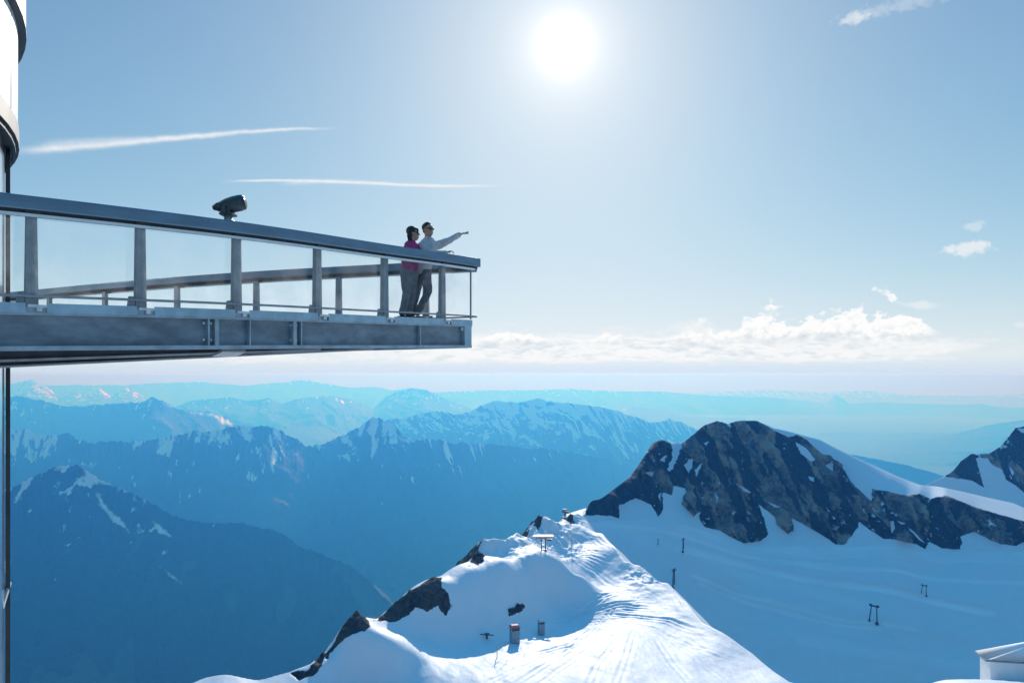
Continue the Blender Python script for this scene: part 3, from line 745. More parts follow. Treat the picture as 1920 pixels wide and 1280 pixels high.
def build_glacier():
    px = np.linspace(1084, 2300, 560); v = np.linspace(-0.3, 1.7, 330)
    V, PX = np.meshgrid(v, px, indexing='ij')
    pf = curve(C_FOOT, px); k = np.exp(-np.linspace(-3, 3, 61) ** 2); k /= k.sum()
    pf = np.convolve(np.pad(pf, 30, mode='edge'), k, mode='valid')
    zf = (HORIZON - pf) / F * Y_FOOT; yb = 0.79 * Y_FOOT; zb = (HORIZON - 1300.0) / F * yb
    Yv = Y_FOOT + (yb - Y_FOOT) * V; Z = zf + (zb - zf) * V
    Z = np.where(V < 0, zf + V * 60.0, Z)
    X = (PX - 960) / F * Yv
    s = X * 0.25 + Yv                                  # long terraces of the pistes, falling to the right
    Z = Z + 1.2 * np.sin(s / 9.5 + 1.4 * fbm(X / 150, Yv / 60, 3, 23)) * sstep(0.05, 0.2, V) * (0.4 + 0.6 * perlin(X / 90, Yv / 50, 24) ** 2 * 4).clip(0, 1.3)
    Z = Z + 0.9 * fbm(X / 70, Yv / 30, 4, 25) + 0.10 * fbm(X / 8, Yv / 6, 3, 26)
    # bergschrund-like step under the rock, and lift tracks
    d = np.abs(V - (0.10 + 0.03 * fbm(PX / 120, PX * 0, 3, 27)))
    Z = Z - 1.0 * np.exp(-(d / 0.012) ** 2) * sstep(1120, 1200, PX)
    for pts, wd, dp in (([(1290, 1036), (1400, 1062), (1500, 1082), (1620, 1098), (1740, 1124), (1850, 1145)], 3.0, 0.9), ([(1330, 1085), (1440, 1128), (1560, 1158), (1700, 1178)], 1.6, 0.6), ([(1330, 1098), (1440, 1140), (1540, 1166)], 1.6, 0.5), ([(1300, 1010), (1420, 1045), (1560, 1066), (1700, 1076)], 1.6, 0.5), ([(1500, 1180), (1650, 1210), (1800, 1240)], 2.0, 0.3)):
        xy = [glacier_point(a, b)[:2] for a, b in pts]
        dd = line_d(X, Yv, xy)
        Z = Z - 1.1 * dp * (np.exp(-(dd / wd) ** 2) - 0.8 * np.exp(-((dd - 2.2 * wd) / wd) ** 2))
    gp = HORIZON - Z / Yv * F
    groomed = np.zeros(X.shape)
    for pts, wd, k in (([(1270, 1030), (1400, 1062), (1500, 1084), (1620, 1100), (1740, 1126), (1860, 1150)], 5.0, 0.9), ([(1300, 1078), (1440, 1126), (1560, 1157), (1720, 1182)], 2.0, 0.6), ([(1310, 1092), (1440, 1138), (1540, 1164), (1650, 1178)], 2.0, 0.55),
                       ([(1150, 985), (1300, 1008), (1420, 1047), (1560, 1068), (1720, 1080), (1920, 1092)], 3.0, 0.7), ([(1460, 1050), (1560, 1062), (1640, 1068)], 2.0, 0.6), ([(1200, 1010), (1330, 1050), (1480, 1095), (1640, 1140)], 9.0, 0.3), ([(1500, 1200), (1650, 1225), (1850, 1250)], 6.0, 0.25)):
        xy = [glacier_point(a, b)[:2] for a, b in pts]
        dd = line_d(X, Yv, xy) + 1.2 * perlin(X / 18, Yv / 10, 44)
        groomed = np.maximum(groomed, k * np.exp(-(dd / wd) ** 4) * (0.75 + 0.6 * perlin(X / 45, Yv / 20, 45)))
    groomed = np.maximum(groomed, 0.5 * sstep(0.16, 0.02, V) * (0.7 + fbm(X / 40, Yv / 20, 3, 46)))   # paler snow under the rock
    me = grid_mesh('glacier', X, Yv, Z, {'snow': np.ones(X.shape), 'groomed': np.clip(groomed, 0, 1)})
    tag(link_mesh('glacier', me, M['snow_rock'], smooth=True), 'blue shaded glacier basin between the snow ridge and the rocky mountain', kind='structure')
build_glacier()


# ---- the summit slope under the station, out of sight below the frame, with a snow knoll on the right
def summit_z(X, Yy):
    base = np.where(Yy < 6, -11.0 - 0.25 * np.maximum(0, np.abs(X + 4) - 14), -11.0 - 0.47 * (Yy - 6))
    r = np.hypot((X - 92) / 30.0, (Yy - 132) / 24.0)
    knoll = 16.2 * sstep(1.3, 0.45, r)
    return base - 0.10 * np.maximum(0, np.abs(X - 15) - 60) + knoll


def build_summit():
    x = np.arange(-170, 190, 1.5); y = np.arange(-120, 300, 1.5)
    X, Yy = np.meshgrid(x, y)
    Z = summit_z(X, Yy) + 1.2 * fbm(X / 25, Yy / 25, 4, 61)
    rk = fbm(X / 14, Yy / 14, 5, 62, 0.6) + np.clip((-X - 12) / 30, -0.5, 0.7)
    me = grid_mesh('summit_slope', X, Yy, Z, {'snow': np.clip(0.9 - 0.6 * np.maximum(rk, 0), 0, 1)})
    tag(link_mesh('summit_slope', me, M['snow_rock'], smooth=True), 'steep snow slope falling away under the station', kind='structure')
build_summit()


# ------------------------------------------------------------------ man-made things: materials
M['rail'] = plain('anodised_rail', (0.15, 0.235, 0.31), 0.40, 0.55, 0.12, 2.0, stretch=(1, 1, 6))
M['rail_dark'] = plain('rail_recess', (0.035, 0.04, 0.045), 0.6, 0.2)
M['steel_bright'] = plain('bright_steel', (0.72, 0.74, 0.75), 0.3, 0.8, 0.08, 5.0)
M['post'] = plain('post_steel', (0.30, 0.34, 0.36), 0.5, 0.45, 0.18, 7.0)
M['shoe'] = plain('galvanised_shoe', (0.62, 0.66, 0.68), 0.45, 0.5, 0.15, 14.0)
M['plate'] = plain('edge_plate_metal', (0.36, 0.50, 0.58), 0.42, 0.55, 0.15, 5.0)
M['girder'] = plain('galvanised_girder', (0.20, 0.25, 0.29), 0.48, 0.4, 0.30, 2.2, bump=0.15, bscale=40, stretch=(1, 1, 2.2))
M['flange'] = plain('flange_steel', (0.34, 0.42, 0.47), 0.42, 0.5, 0.2, 5.0)
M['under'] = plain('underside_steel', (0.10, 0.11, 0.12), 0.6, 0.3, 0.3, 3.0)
M['under_light'] = plain('underside_flange', (0.45, 0.46, 0.46), 0.5, 0.3, 0.2, 3.0)
M['viewer'] = plain('viewer_paint', (0.035, 0.055, 0.062), 0.35, 0.1, 0.2, 12.0)
M['viewer_neck'] = plain('viewer_neck_metal', (0.55, 0.60, 0.60), 0.4, 0.5, 0.1, 12.0)
M['clad'] = plain('white_cladding', (0.80, 0.80, 0.80), 0.35, 0.0, 0.03, 0.8)
M['dark_metal'] = plain('dark_facade_metal', (0.035, 0.045, 0.055), 0.4, 0.5, 0.25, 2.0)
M['soffit'] = plain('soffit_metal', (0.085, 0.105, 0.115), 0.55, 0.2, 0.3, 1.5)
M['mullion_light'] = plain('light_mullion', (0.55, 0.62, 0.68), 0.3, 0.6, 0.1, 2.0)
M['skin'] = plain('skin', (0.46, 0.27, 0.19), 0.5, 0.0, 0.08, 20.0)
M['hair'] = plain('dark_hair', (0.016, 0.012, 0.011), 0.55, 0.0, 0.4, 40.0)
M['pink'] = plain('pink_fleece', (0.42, 0.045, 0.16), 0.85, 0.0, 0.25, 9.0, bump=0.5, bscale=25)
M['knit'] = plain('grey_knit', (0.55, 0.54, 0.54), 0.9, 0.0, 0.15, 10.0, bump=0.6, bscale=60)
M['jeans_grey'] = plain('grey_trousers', (0.15, 0.165, 0.185), 0.9, 0.0, 0.25, 8.0, bump=0.5, bscale=30)
M['jeans'] = plain('blue_grey_jeans', (0.11, 0.13, 0.165), 0.9, 0.0, 0.25, 8.0, bump=0.5, bscale=30)
M['shoe_black'] = plain('black_shoe', (0.012, 0.012, 0.014), 0.5, 0.0)
M['lens'] = plain('dark_lens', (0.008, 0.007, 0.008), 0.12, 0.0)
M['pylon'] = plain('pylon_steel', (0.045, 0.06, 0.07), 0.55, 0.4, 0.2, 0.6)
M['hut_grey'] = plain('hut_cladding', (0.19, 0.28, 0.36), 0.6, 0.1, 0.15, 0.7)
M['hut_dark'] = plain('hut_window', (0.02, 0.03, 0.04), 0.2, 0.1)
M['hut_red'] = plain('faded_red_roof', (0.55, 0.16, 0.14), 0.6, 0.0, 0.2, 0.8)
M['roof_snow'] = plain('roof_snow', (0.78, 0.82, 0.86), 0.7, 0.0, 0.03, 0.3, bump=0.3, bscale=1.2)
M['hut_wall'] = plain('pale_hut_wall', (0.84, 0.83, 0.82), 0.7, 0.0, 0.06, 0.6)
M['pole'] = plain('marker_pole', (0.35, 0.33, 0.30), 0.7, 0.0)


def glass_mat(name, tint, spec, dust):
    m = bpy.data.materials.new(name); m.use_nodes = True; nt = m.node_tree; nt.nodes.clear()
    out = nt.nodes.new('ShaderNodeOutputMaterial'); tr = nt.nodes.new('ShaderNodeBsdfTransparent'); gl = nt.nodes.new('ShaderNodeBsdfGlossy')
    df = nt.nodes.new('ShaderNodeBsdfTranslucent'); df.inputs['Color'].default_value = (0.86, 0.90, 0.92, 1)   # dust lit from behind
    tr.inputs['Color'].default_value = (*tint, 1); gl.inputs['Roughness'].default_value = 0.03
    fr = nt.nodes.new('ShaderNodeFresnel'); fr.inputs['IOR'].default_value = spec
    tc = nt.nodes.new('ShaderNodeTexCoord'); n = noise(nt, tc.outputs['Object'], 2.2, 6.0, 0.65)
    a = nt.nodes.new('ShaderNodeMixShader'); b = nt.nodes.new('ShaderNodeMixShader')
    nt.links.new((n.step(0.3, 0.8) * dust).s, a.inputs[0]); nt.links.new(tr.outputs[0], a.inputs[1]); nt.links.new(df.outputs[0], a.inputs[2])
    nt.links.new(fr.outputs[0], b.inputs[0]); nt.links.new(a.outputs[0], b.inputs[1]); nt.links.new(gl.outputs[0], b.inputs[2])
    nt.links.new(b.outputs[0], out.inputs[0])
    return m
M['glass'] = glass_mat('railing_glass', (0.985, 0.99, 0.992), 1.10, 0.09)
M['facade_glass'] = plain('facade_glass', (0.80, 0.88, 0.95), 0.16, 0.95, 0.06, 0.5)


# ---- mesh helpers
def add_box(bm, c, s, rot=None):
    r = bmesh.ops.create_cube(bm, size=1.0); vs = r['verts']
    bmesh.ops.scale(bm, vec=s, verts=vs)
    if rot is not None: bmesh.ops.transform(bm, matrix=rot.to_matrix().to_4x4() if hasattr(rot, 'to_matrix') else rot, verts=vs)
    bmesh.ops.translate(bm, vec=c, verts=vs)
    return vs


def add_beam(bm, p0, p1, w, h, up=Vector((0, 0, 1))):
    p0, p1 = Vector(p0), Vector(p1); d = (p1 - p0); L_ = d.length; d.normalize()
    s = d.cross(up).normalized(); u = s.cross(d)
    vs = bmesh.ops.create_cube(bm, size=1.0)['verts']
    mtx = Matrix(((d.x, s.x, u.x, 0), (d.y, s.y, u.y, 0), (d.z, s.z, u.z, 0), (0, 0, 0, 1)))
    bmesh.ops.scale(bm, vec=(L_, w, h), verts=vs); bmesh.ops.transform(bm, matrix=mtx, verts=vs)
    bmesh.ops.translate(bm, vec=(p0 + p1) / 2, verts=vs)


def add_tube(bm, pts, radii, seg=10, cap=True):
    pts = [Vector(p) for p in pts]; rings = []
    if isinstance(radii, (int, float)): radii = [radii] * len(pts)
    ref = None
    for i, p in enumerate(pts):
        d = (pts[min(i + 1, len(pts) - 1)] - pts[max(i - 1, 0)]).normalized()
        if ref is None or abs(d.dot(ref)) > 0.95: ref = Vector((0, 0, 1)) if abs(d.z) < 0.9 else Vector((1, 0, 0))
        a = d.cross(ref).normalized(); b = d.cross(a)
        r = radii[i]; ra, rb = r if isinstance(r, tuple) else (r, r)
        rings.append([bm.verts.new(p + a * ra * math.cos(t) + b * rb * math.sin(t)) for t in (2 * math.pi * k / seg for k in range(seg))])
    for r0, r1 in zip(rings[:-1], rings[1:]):
        for k in range(seg):
            bm.faces.new((r0[k], r0[(k + 1) % seg], r1[(k + 1) % seg], r1[k]))
    if cap:
        bm.faces.new(rings[0][::-1]); bm.faces.new(rings[-1])


def add_ball(bm, c, r, axes=None, sub=2):
    vs = bmesh.ops.create_icosphere(bm, subdivisions=sub, radius=1.0)['verts']
    r = r if isinstance(r, (tuple, list)) else (r, r, r)
    bmesh.ops.scale(bm, vec=r, verts=vs)
    if axes is not None: bmesh.ops.transform(bm, matrix=axes.to_4x4(), verts=vs)
    bmesh.ops.translate(bm, vec=c, verts=vs)


# ------------------------------------------------------------------ the viewing platform
TIP = (-0.64, 13.40)
def plane_z(x, y): return 0.46 + 0.022 * (x - TIP[0]) + 0.0226 * (y - TIP[1])
H_RAIL, H_DECK = 1.58, 0.47

def smooth_path(pts, step=0.12):
    p = np.asarray(pts, float); s = np.concatenate([[0], np.cumsum(np.hypot(*np.diff(p, axis=0).T))])
    t = np.arange(0, s[-1] + step / 2, step)
    x, y = np.interp(t, s, p[:, 0]), np.interp(t, s, p[:, 1])
    k = np.ones(9) / 9
    for _ in range(3):
        xp = np.concatenate([2 * x[0] - x[4:0:-1], x, 2 * x[-1] - x[-2:-6:-1]]); yp = np.concatenate([2 * y[0] - y[4:0:-1], y, 2 * y[-1] - y[-2:-6:-1]])
        x, y = np.convolve(xp, k, 'valid'), np.convolve(yp, k, 'valid')
    return np.stack([x, y], 1)

NEAR = smooth_path([(-8.9, 3.75), (-7.3, 5.35), (-5.75, 6.89), (-5.14, 7.50), (-4.94, 7.68), (-4.19, 8.44), (-3.42, 9.31), (-2.67, 10.34), (-1.93, 11.46), (-1.14, 12.5), (-0.64, 13.30)])
FAR = smooth_path([(-12.6, 17.9), (-10.83, 17.03), (-8.67, 15.95), (-6.78, 15.12), (-5.42, 14.62), (-4.29, 14.29), (-3.28, 14.03), (-2.08, 13.76), (-0.64, 13.42)])[::-1]


class Path:
    def __init__(self, xy, side):
        self.xy = xy; self.s = np.concatenate([[0], np.cumsum(np.hypot(*np.diff(xy, axis=0).T))]); self.L = self.s[-1]; self.side = side
    def at(self, s):
        return np.array([np.interp(s, self.s, self.xy[:, 0]), np.interp(s, self.s, self.xy[:, 1])])
    def frame(self, s):
        a, b = self.at(max(0, s - 0.1)), self.at(min(self.L, s + 0.1)); t = (b - a) / np.hypot(*(b - a))
        return t, np.array([t[1], -t[0]]) * self.side            # tangent, outward normal
    def s_at_px(self, px):
        q = 960 + self.xy[:, 0] / self.xy[:, 1] * F
        k = int(np.argmin(np.abs(q - px))); return self.s[k] if k in (0, len(q) - 1) else float(np.interp(px, q[k - 1:k + 2] if q[k + 1] > q[k - 1] else q[k - 1:k + 2][::-1], self.s[k - 1:k + 2] if q[k + 1] > q[k - 1] else self.s[k - 1:k + 2][::-1]))
    def sweep(self, bm, prof, s0, s1, step=0.2):
        n = max(2, int(math.ceil((s1 - s0) / step)) + 1); rings = []
        for s in np.linspace(s0, s1, n):
            p = self.at(s); t, o = self.frame(s)
            rings.append([bm.verts.new((p[0] + o[0] * a, p[1] + o[1] * a, plane_z(p[0], p[1]) + h)) for a, h in prof])
        m = len(prof)
        for r0, r1 in zip(rings[:-1], rings[1:]):
            for k in range(m): bm.faces.new((r0[k], r0[(k + 1) % m], r1[(k + 1) % m], r1[k]))
        bm.faces.new(rings[0][::-1]); bm.faces.new(rings[-1])
    def box(self, bm, s, ds, o0, o1, h0, h1, ds_top=None):
        """block along the path: length ds, offsets o0..o1, heights h0..h1"""
        p = self.at(s); t, o = self.frame(s); vs = []
        for h, l in ((h0, ds), (h1, ds_top or ds)):
            for a, b in ((-l / 2, o0), (l / 2, o0), (l / 2, o1), (-l / 2, o1)):
                x, y = p[0] + t[0] * a + o[0] * b, p[1] + t[1] * a + o[1] * b
                vs.append(bm.verts.new((x, y, plane_z(p[0], p[1]) + h)))
        for f in ((3, 2, 1, 0), (4, 5, 6, 7), (0, 1, 5, 4), (1, 2, 6, 5), (2, 3, 7, 6), (3, 0, 4, 7)): bm.faces.new([vs[i] for i in f])


def rect(o0, o1, h0, h1, r=0.0):
    if not r: return [(o0, h0), (o1, h0), (o1, h1), (o0, h1)]
    out = []
    for cx, cy, a0 in ((o1 - r, h0 + r, -90), (o1 - r, h1 - r, 0), (o0 + r, h1 - r, 90), (o0 + r, h0 + r, 180)):
        for k in range(4):
            a = math.radians(a0 + 30 * k); out.append((cx + r * math.cos(a), cy + r * math.sin(a)))
    return out

near, far = Path(NEAR, 1), Path(FAR, 1)        # far runs from the tip back to the tower, its outside is away from the camera
far.side = 1
_t, _o = far.frame(far.L / 2)
if _o[1] < 0: far.side = -1
_t, _o = near.frame(near.L / 2)
if _o[1] > 0: near.side = -1


def build_platform():
    root = empty('viewing_platform', (TIP[0], TIP[1], plane_z(*TIP)))
    tag(root, 'steel viewing platform jutting out from the round tower, carried by deep grey girders', 'viewing platform')
    g_end = near.s_at_px(880)
    def part(name, fn, m, parent=root, smooth=False):
        bm = bmesh.new(); fn(bm); return obj(name, bm, m, parent, smooth, world=True) if parent is root else obj_under(name, bm, m, parent)
    def obj_under(name, bm, m, parent):
        bm.transform(Matrix.Translation(-root.location)); bmesh.ops.recalc_face_normals(bm, faces=bm.faces)
        me = bpy.data.meshes.new(name); bm.to_mesh(me); bm.free(); return link_mesh(name, me, m, parent)
    # deck slab
    def deck(bm):
        ring = []
        pl = [near.at(s) - near.frame(s)[1] * 0.02 for s in np.linspace(0, near.L - 0.25, 40)] + [far.at(s) - far.frame(s)[1] * 0.02 for s in np.linspace(0.25, far.L, 40)]
        lo = [bm.verts.new((p[0], p[1], plane_z(*p) + 0.395)) for p in pl]; hi = [bm.verts.new((p[0], p[1], plane_z(*p) + H_DECK - 0.01)) for p in pl]
        bm.faces.new(lo[::-1]); bm.faces.new(hi)
        for k in range(len(pl)): bm.faces.new((lo[k], lo[(k + 1) % len(pl)], hi[(k + 1) % len(pl)], hi[k]))
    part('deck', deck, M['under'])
    for path, e0, e1, vis in ((near, 0.0, g_end, True), (far, 0.18, far.L, False)):
        web = part('girder_web', lambda bm: path.sweep(bm, rect(-0.030, -0.016, 0.045, 0.362), e0, e1), M['girder'])
        part('top_flange', lambda bm: path.sweep(bm, rect(-0.11, 0.055, 0.362, 0.392), e0, e1), M['flange'])
        part('bottom_flange', lambda bm: path.sweep(bm, rect(-0.11, 0.055, 0.0, 0.044), e0, e1), M['flange'])
        if vis:
            for px, w in ((388, 0.02), (403, 0.05), (465, 0.018), (549, 0.055), (561, 0.018), (784, 0.022)):
                s = path.s_at_px(px)
                part('stiffener', lambda bm: path.box(bm, s, w, -0.015, 0.050, 0.0445, 0.3615), M['flange'])
            # bolts in the splice plates
            for px in (382, 396, 545, 556):
                s = path.s_at_px(px)
                for h in (0.10, 0.30): part('bolt', lambda bm: path.box(bm, s, 0.024, -0.016, 0.004, h, h + 0.026), M['steel_bright'])
            part('end_plate', lambda bm: path.box(bm, e1 - 0.11, 0.20, -0.02, 0.056, 0.0002, 0.392), M['plate'])
            part('lifting_lug', lambda bm: path.box(bm, e1 - 0.24, 0.05, 0.0, 0.03, 0.30, 0.35), M['steel_bright'])
        else:
            for s in np.arange(1.2, path.L, 1.6): part('stiffener', lambda bm: path.box(bm, s, 0.02, -0.10, -0.031, 0.0445, 0.3615), M['flange'])
    # pale edge plates between the posts
    cuts = [0.0] + [near.s_at_px(px) for px in POSTS_NEAR] + [g_end]
    for a, b in zip(cuts[:-1], cuts[1:]):
        a2, b2 = (a + 0.12 if a > 0 else a), (b - 0.07 if b < g_end else b)
        if b2 > a2: part('edge_plate', lambda bm: near.sweep(bm, rect(0.057, 0.066, 0.385, 0.485), a2, b2), M['plate'])
    part('edge_plate', lambda bm: far.sweep(bm, rect(0.057, 0.066, 0.385, 0.485), 0.15, far.L), M['plate'])
    part('fascia', lambda bm: near.sweep(bm, rect(0.030, 0.046, 0.385, 0.468), 0.0, g_end), M['flange'])
    # cross beams under the deck
    for k, s in enumerate(np.linspace(0.8, near.L - 0.9, 8)):
        a = near.at(s); q = far.at((near.L - s) / near.L * far.L)
        a = a - near.frame(s)[1] * 0.13; d = (q - a) / np.hypot(*(q - a)); q = q - d * 0.25
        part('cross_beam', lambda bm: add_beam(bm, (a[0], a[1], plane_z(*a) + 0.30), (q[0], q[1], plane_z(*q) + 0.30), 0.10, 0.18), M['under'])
    # tapered keel beams, deepest at the tower
    def keel(p0, z0, p1, z1, w):
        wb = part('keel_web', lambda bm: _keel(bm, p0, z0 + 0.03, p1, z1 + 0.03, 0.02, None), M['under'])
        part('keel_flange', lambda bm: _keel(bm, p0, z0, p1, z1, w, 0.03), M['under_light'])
    def _keel(bm, p0, z0, p1, z1, w, th):
        p0, p1 = np.array(p0), np.array(p1); d = (p1 - p0) / np.hypot(*(p1 - p0)); n = np.array([-d[1], d[0]]) * w / 2
        vs = []
        for p, z in ((p0, z0), (p1, z1)):
            top = plane_z(*p) + 0.39 if th is None else z + th
            for sg in (-1, 1):
                for zz in (z, top): vs.append(bm.verts.new((p[0] + n[0] * sg, p[1] + n[1] * sg, zz)))
        for f in ((0, 1, 3, 2), (4, 6, 7, 5), (0, 4, 5, 1), (2, 3, 7, 6), (0, 2, 6, 4), (1, 5, 7, 3)): bm.faces.new([vs[i] for i in f])
    def px_pt(px, Y): return ((px - 960) / F * Y, Y)
    def zat(py, Y): return (HORIZON - py) / F * Y
    keel(px_pt(-40, 11.6), zat(691.5, 11.6), px_pt(700, 12.55), zat(656, 12.55), 0.16)
    keel(px_pt(-60, 9.6), zat(680.5, 9.6), px_pt(600, 11.6), zat(657.5, 11.6), 0.12)
    # pale splice plate hanging under the girders
    p = near.at(near.s_at_px(456)) - near.frame(near.s_at_px(456))[1] * 0.35
    part('splice_plate', lambda bm: add_beam(bm, (p[0] - 0.12, p[1] + 0.16, plane_z(*p) - 0.075), (p[0] + 0.12, p[1] - 0.10, plane_z(*p) - 0.02), 0.30, 0.03), M['under_light'])
POSTS_NEAR = (60, 265, 446, 598, 724, 832)
build_platform()


def build_railing(path, label, post_s, name='glass_railing', shoe=True):
    root = empty(name, (*path.at(path.L / 2), plane_z(*path.at(path.L / 2)) + H_DECK)); tag(root, label, 'railing', 'glass railings of the viewing platform')
    def part(nm, fn, m, parent=None, smooth=False):
        bm = bmesh.new(); fn(bm)
        bm.transform(Matrix.Translation(-root.location)); bmesh.ops.recalc_face_normals(bm, faces=bm.faces)
        me = bpy.data.meshes.new(nm); bm.to_mesh(me); bm.free(); return link_mesh(nm, me, m, parent or root, smooth)
    L0, L1 = 0.0, path.L
    part('handrail', lambda bm: path.sweep(bm, rect(-0.10, 0.075, 1.435, H_RAIL, 0.018), L0, L1, 0.12), M['rail'])
    part('rail_recess', lambda bm: path.sweep(bm, rect(-0.05, 0.030, 1.392, 1.4345), L0, L1), M['rail_dark'])
    part('glass_channel', lambda bm: path.sweep(bm, rect(0.010, 0.052, 1.366, 1.398), L0, L1 - 0.1), M['steel_bright'])
    part('bottom_rail', lambda bm: path.sweep(bm, rect(0.006, 0.050, 0.545, 0.572, 0.008), L0, L1 - 0.06), M['post'])
    for s in post_s:
        def post(bm):
            path.box(bm, s, 0.118, -0.075, -0.001, 0.475, 1.392, 0.092)
        po = part('post', post, M['post'])
        part('post_shoe', lambda bm: (path.box(bm, s + 0.03, 0.17, -0.03, 0.085, 0.44, 0.468), path.box(bm, s + 0.05, 0.05, 0.057, 0.075, 0.40, 0.439)), M['shoe'], po)
        part('post_gusset', lambda bm: path.box(bm, s - 0.10, 0.075, -0.06, -0.004, 0.475, 0.60, 0.04), M['post'], po)
        part('rail_clamp', lambda bm: path.box(bm, s, 0.15, -0.055, 0.056, 1.400, 1.432), M['rail_dark'], po)
    cuts = [L0] + list(post_s) + [L1 - 0.10]
    cuts = sorted(set(cuts))
    for a, b in zip(cuts[:-1], cuts[1:]):
        if b - a < 0.2: continue
        part('glass_pane', lambda bm: path.sweep(bm, rect(0.024, 0.034, 0.553, 1.39), a + 0.008, b - 0.008, 0.3), M['glass'])
    # slim steel edge on the last pane
    return root, part
near_posts = [near.s_at_px(px) for px in POSTS_NEAR]
d0 = near_posts[1] - near_posts[0]
near_posts = [near_posts[0] - d0 * k for k in (3, 2, 1) if near_posts[0] - d0 * k > 0.2] + near_posts
root_near, part_near = build_railing(near, 'glass railing with thick blue grey handrail along the near edge, in front of the couple', near_posts)
part_near('pane_edge', lambda bm: near.box(bm, near.s_at_px(880), 0.022, 0.018, 0.040, 0.50, 1.37), M['post'])
part_near('handrail_end', lambda bm: near.box(bm, near.L + 0.02, 0.06, -0.10, 0.076, 1.434, H_RAIL + 0.001), M['rail'])
far_posts = [far.s_at_px(px) for px in (800, 637, 483, 335, 200)]
far_posts = far_posts + [far_posts[-1] + 1.9]
build_railing(far, 'glass railing along the far edge of the platform, behind the couple', far_posts)


# ------------------------------------------------------------------ round station tower at the left edge
TC, TR = (-15.54, 8.99), 8.0
def ring_wall(bm, r0, r1, z0, z1, a0, a1, n):
    """curved slab between two radii; angles measured from +X"""
    rows = []
    for a in np.linspace(a0, a1, n):
        c, s = math.cos(a), math.sin(a)
        rows.append([bm.verts.new((TC[0] + r * c, TC[1] + r * s, z)) for r, z in ((r0, z0), (r1, z0), (r1, z1), (r0, z1))])
    for p, q in zip(rows[:-1], rows[1:]):
        for k in range(4): bm.faces.new((p[k], q[k], q[(k + 1) % 4], p[(k + 1) % 4]))
    bm.faces.new(rows[0]); bm.faces.new(rows[-1][::-1])


def build_tower():
    root = empty('station_tower', (TC[0], TC[1], -12.0)); tag(root, 'round white clad tower of the mountain station with glazed lower wall', 'tower')
    def part(nm, fn, m, parent=None, smooth=False):
        bm = bmesh.new(); fn(bm); bm.transform(Matrix.Translation(-root.location)); bmesh.ops.recalc_face_normals(bm, faces=bm.faces)
        me = bpy.data.meshes.new(nm); bm.to_mesh(me); bm.free(); return link_mesh(nm, me, m, parent or root, smooth)
    # white cladding panels with open joints
    n = 44
    for k in range(n):
        a0 = 2 * math.pi * k / n + 0.004; a1 = 2 * math.pi * (k + 1) / n - 0.004
        part('cladding_panel', lambda bm: ring_wall(bm, TR - 0.05, TR, 4.34, 6.03, a0, a1, 5), M['clad'], smooth=False)
        part('roof_panel', lambda bm: ring_wall(bm, TR + 0.05, TR + 0.12, 6.09, 8.8, a0, a1, 5), M['clad'])
    def disc(z0, z1, r):
        def fn(bm): ring_wall(bm, 0.3, r, z0, z1, 0, 2 * math.pi - 1e-4, 97)
        return fn
    part('drum_core', disc(4.36, 8.7, TR - 0.06), M['soffit'])
    part('roof_rim', disc(6.03, 6.085, TR + 0.13), M['dark_metal'])
    part('soffit', disc(4.02, 4.335, TR + 0.02), M['soffit'])
    part('soffit_band', lambda bm: ring_wall(bm, 7.93, 7.97, 3.94, 4.018, 0, 2 * math.pi - 1e-4, 97), M['dark_metal'])
    part('roof', disc(8.75, 9.0, TR + 0.1), M['dark_metal'])
    # glazed wall below, with mullions
    m = 32; da = 2 * math.pi / m
    t = math.atan2(13.4 - TC[1] + 0.0, -8.87 - TC[0])          # where the sight line grazes the wall
    for k in range(m):
        a = t + (k + 0.02) * da
        part('mullion', lambda bm: ring_wall(bm, 7.815, 7.885, -11.5, 3.99, a - 0.010, a + 0.010, 3), M['dark_metal'])
        part('facade_glass', lambda bm: ring_wall(bm, 7.74, 7.80, -11.5, 3.99, a + 0.0105, a + da - 0.0105, 8), M['facade_glass'])
    part('core_wall', lambda bm: ring_wall(bm, 7.5, 7.7, -11.6, 3.99, 0, 2 * math.pi - 1e-4, 97), M['dark_metal'])
    # slim pale brace outside the glass
    a = t - 0.03
    p0 = Vector((TC[0] + 7.95 * math.cos(a), TC[1] + 7.95 * math.sin(a), 0)); q = P(2, 1140, 13.0); r = P(17, 1092, 13.4)
    part('brace', lambda bm: add_tube(bm, [q, r], 0.045, 8), M['mullion_light'])
build_tower()


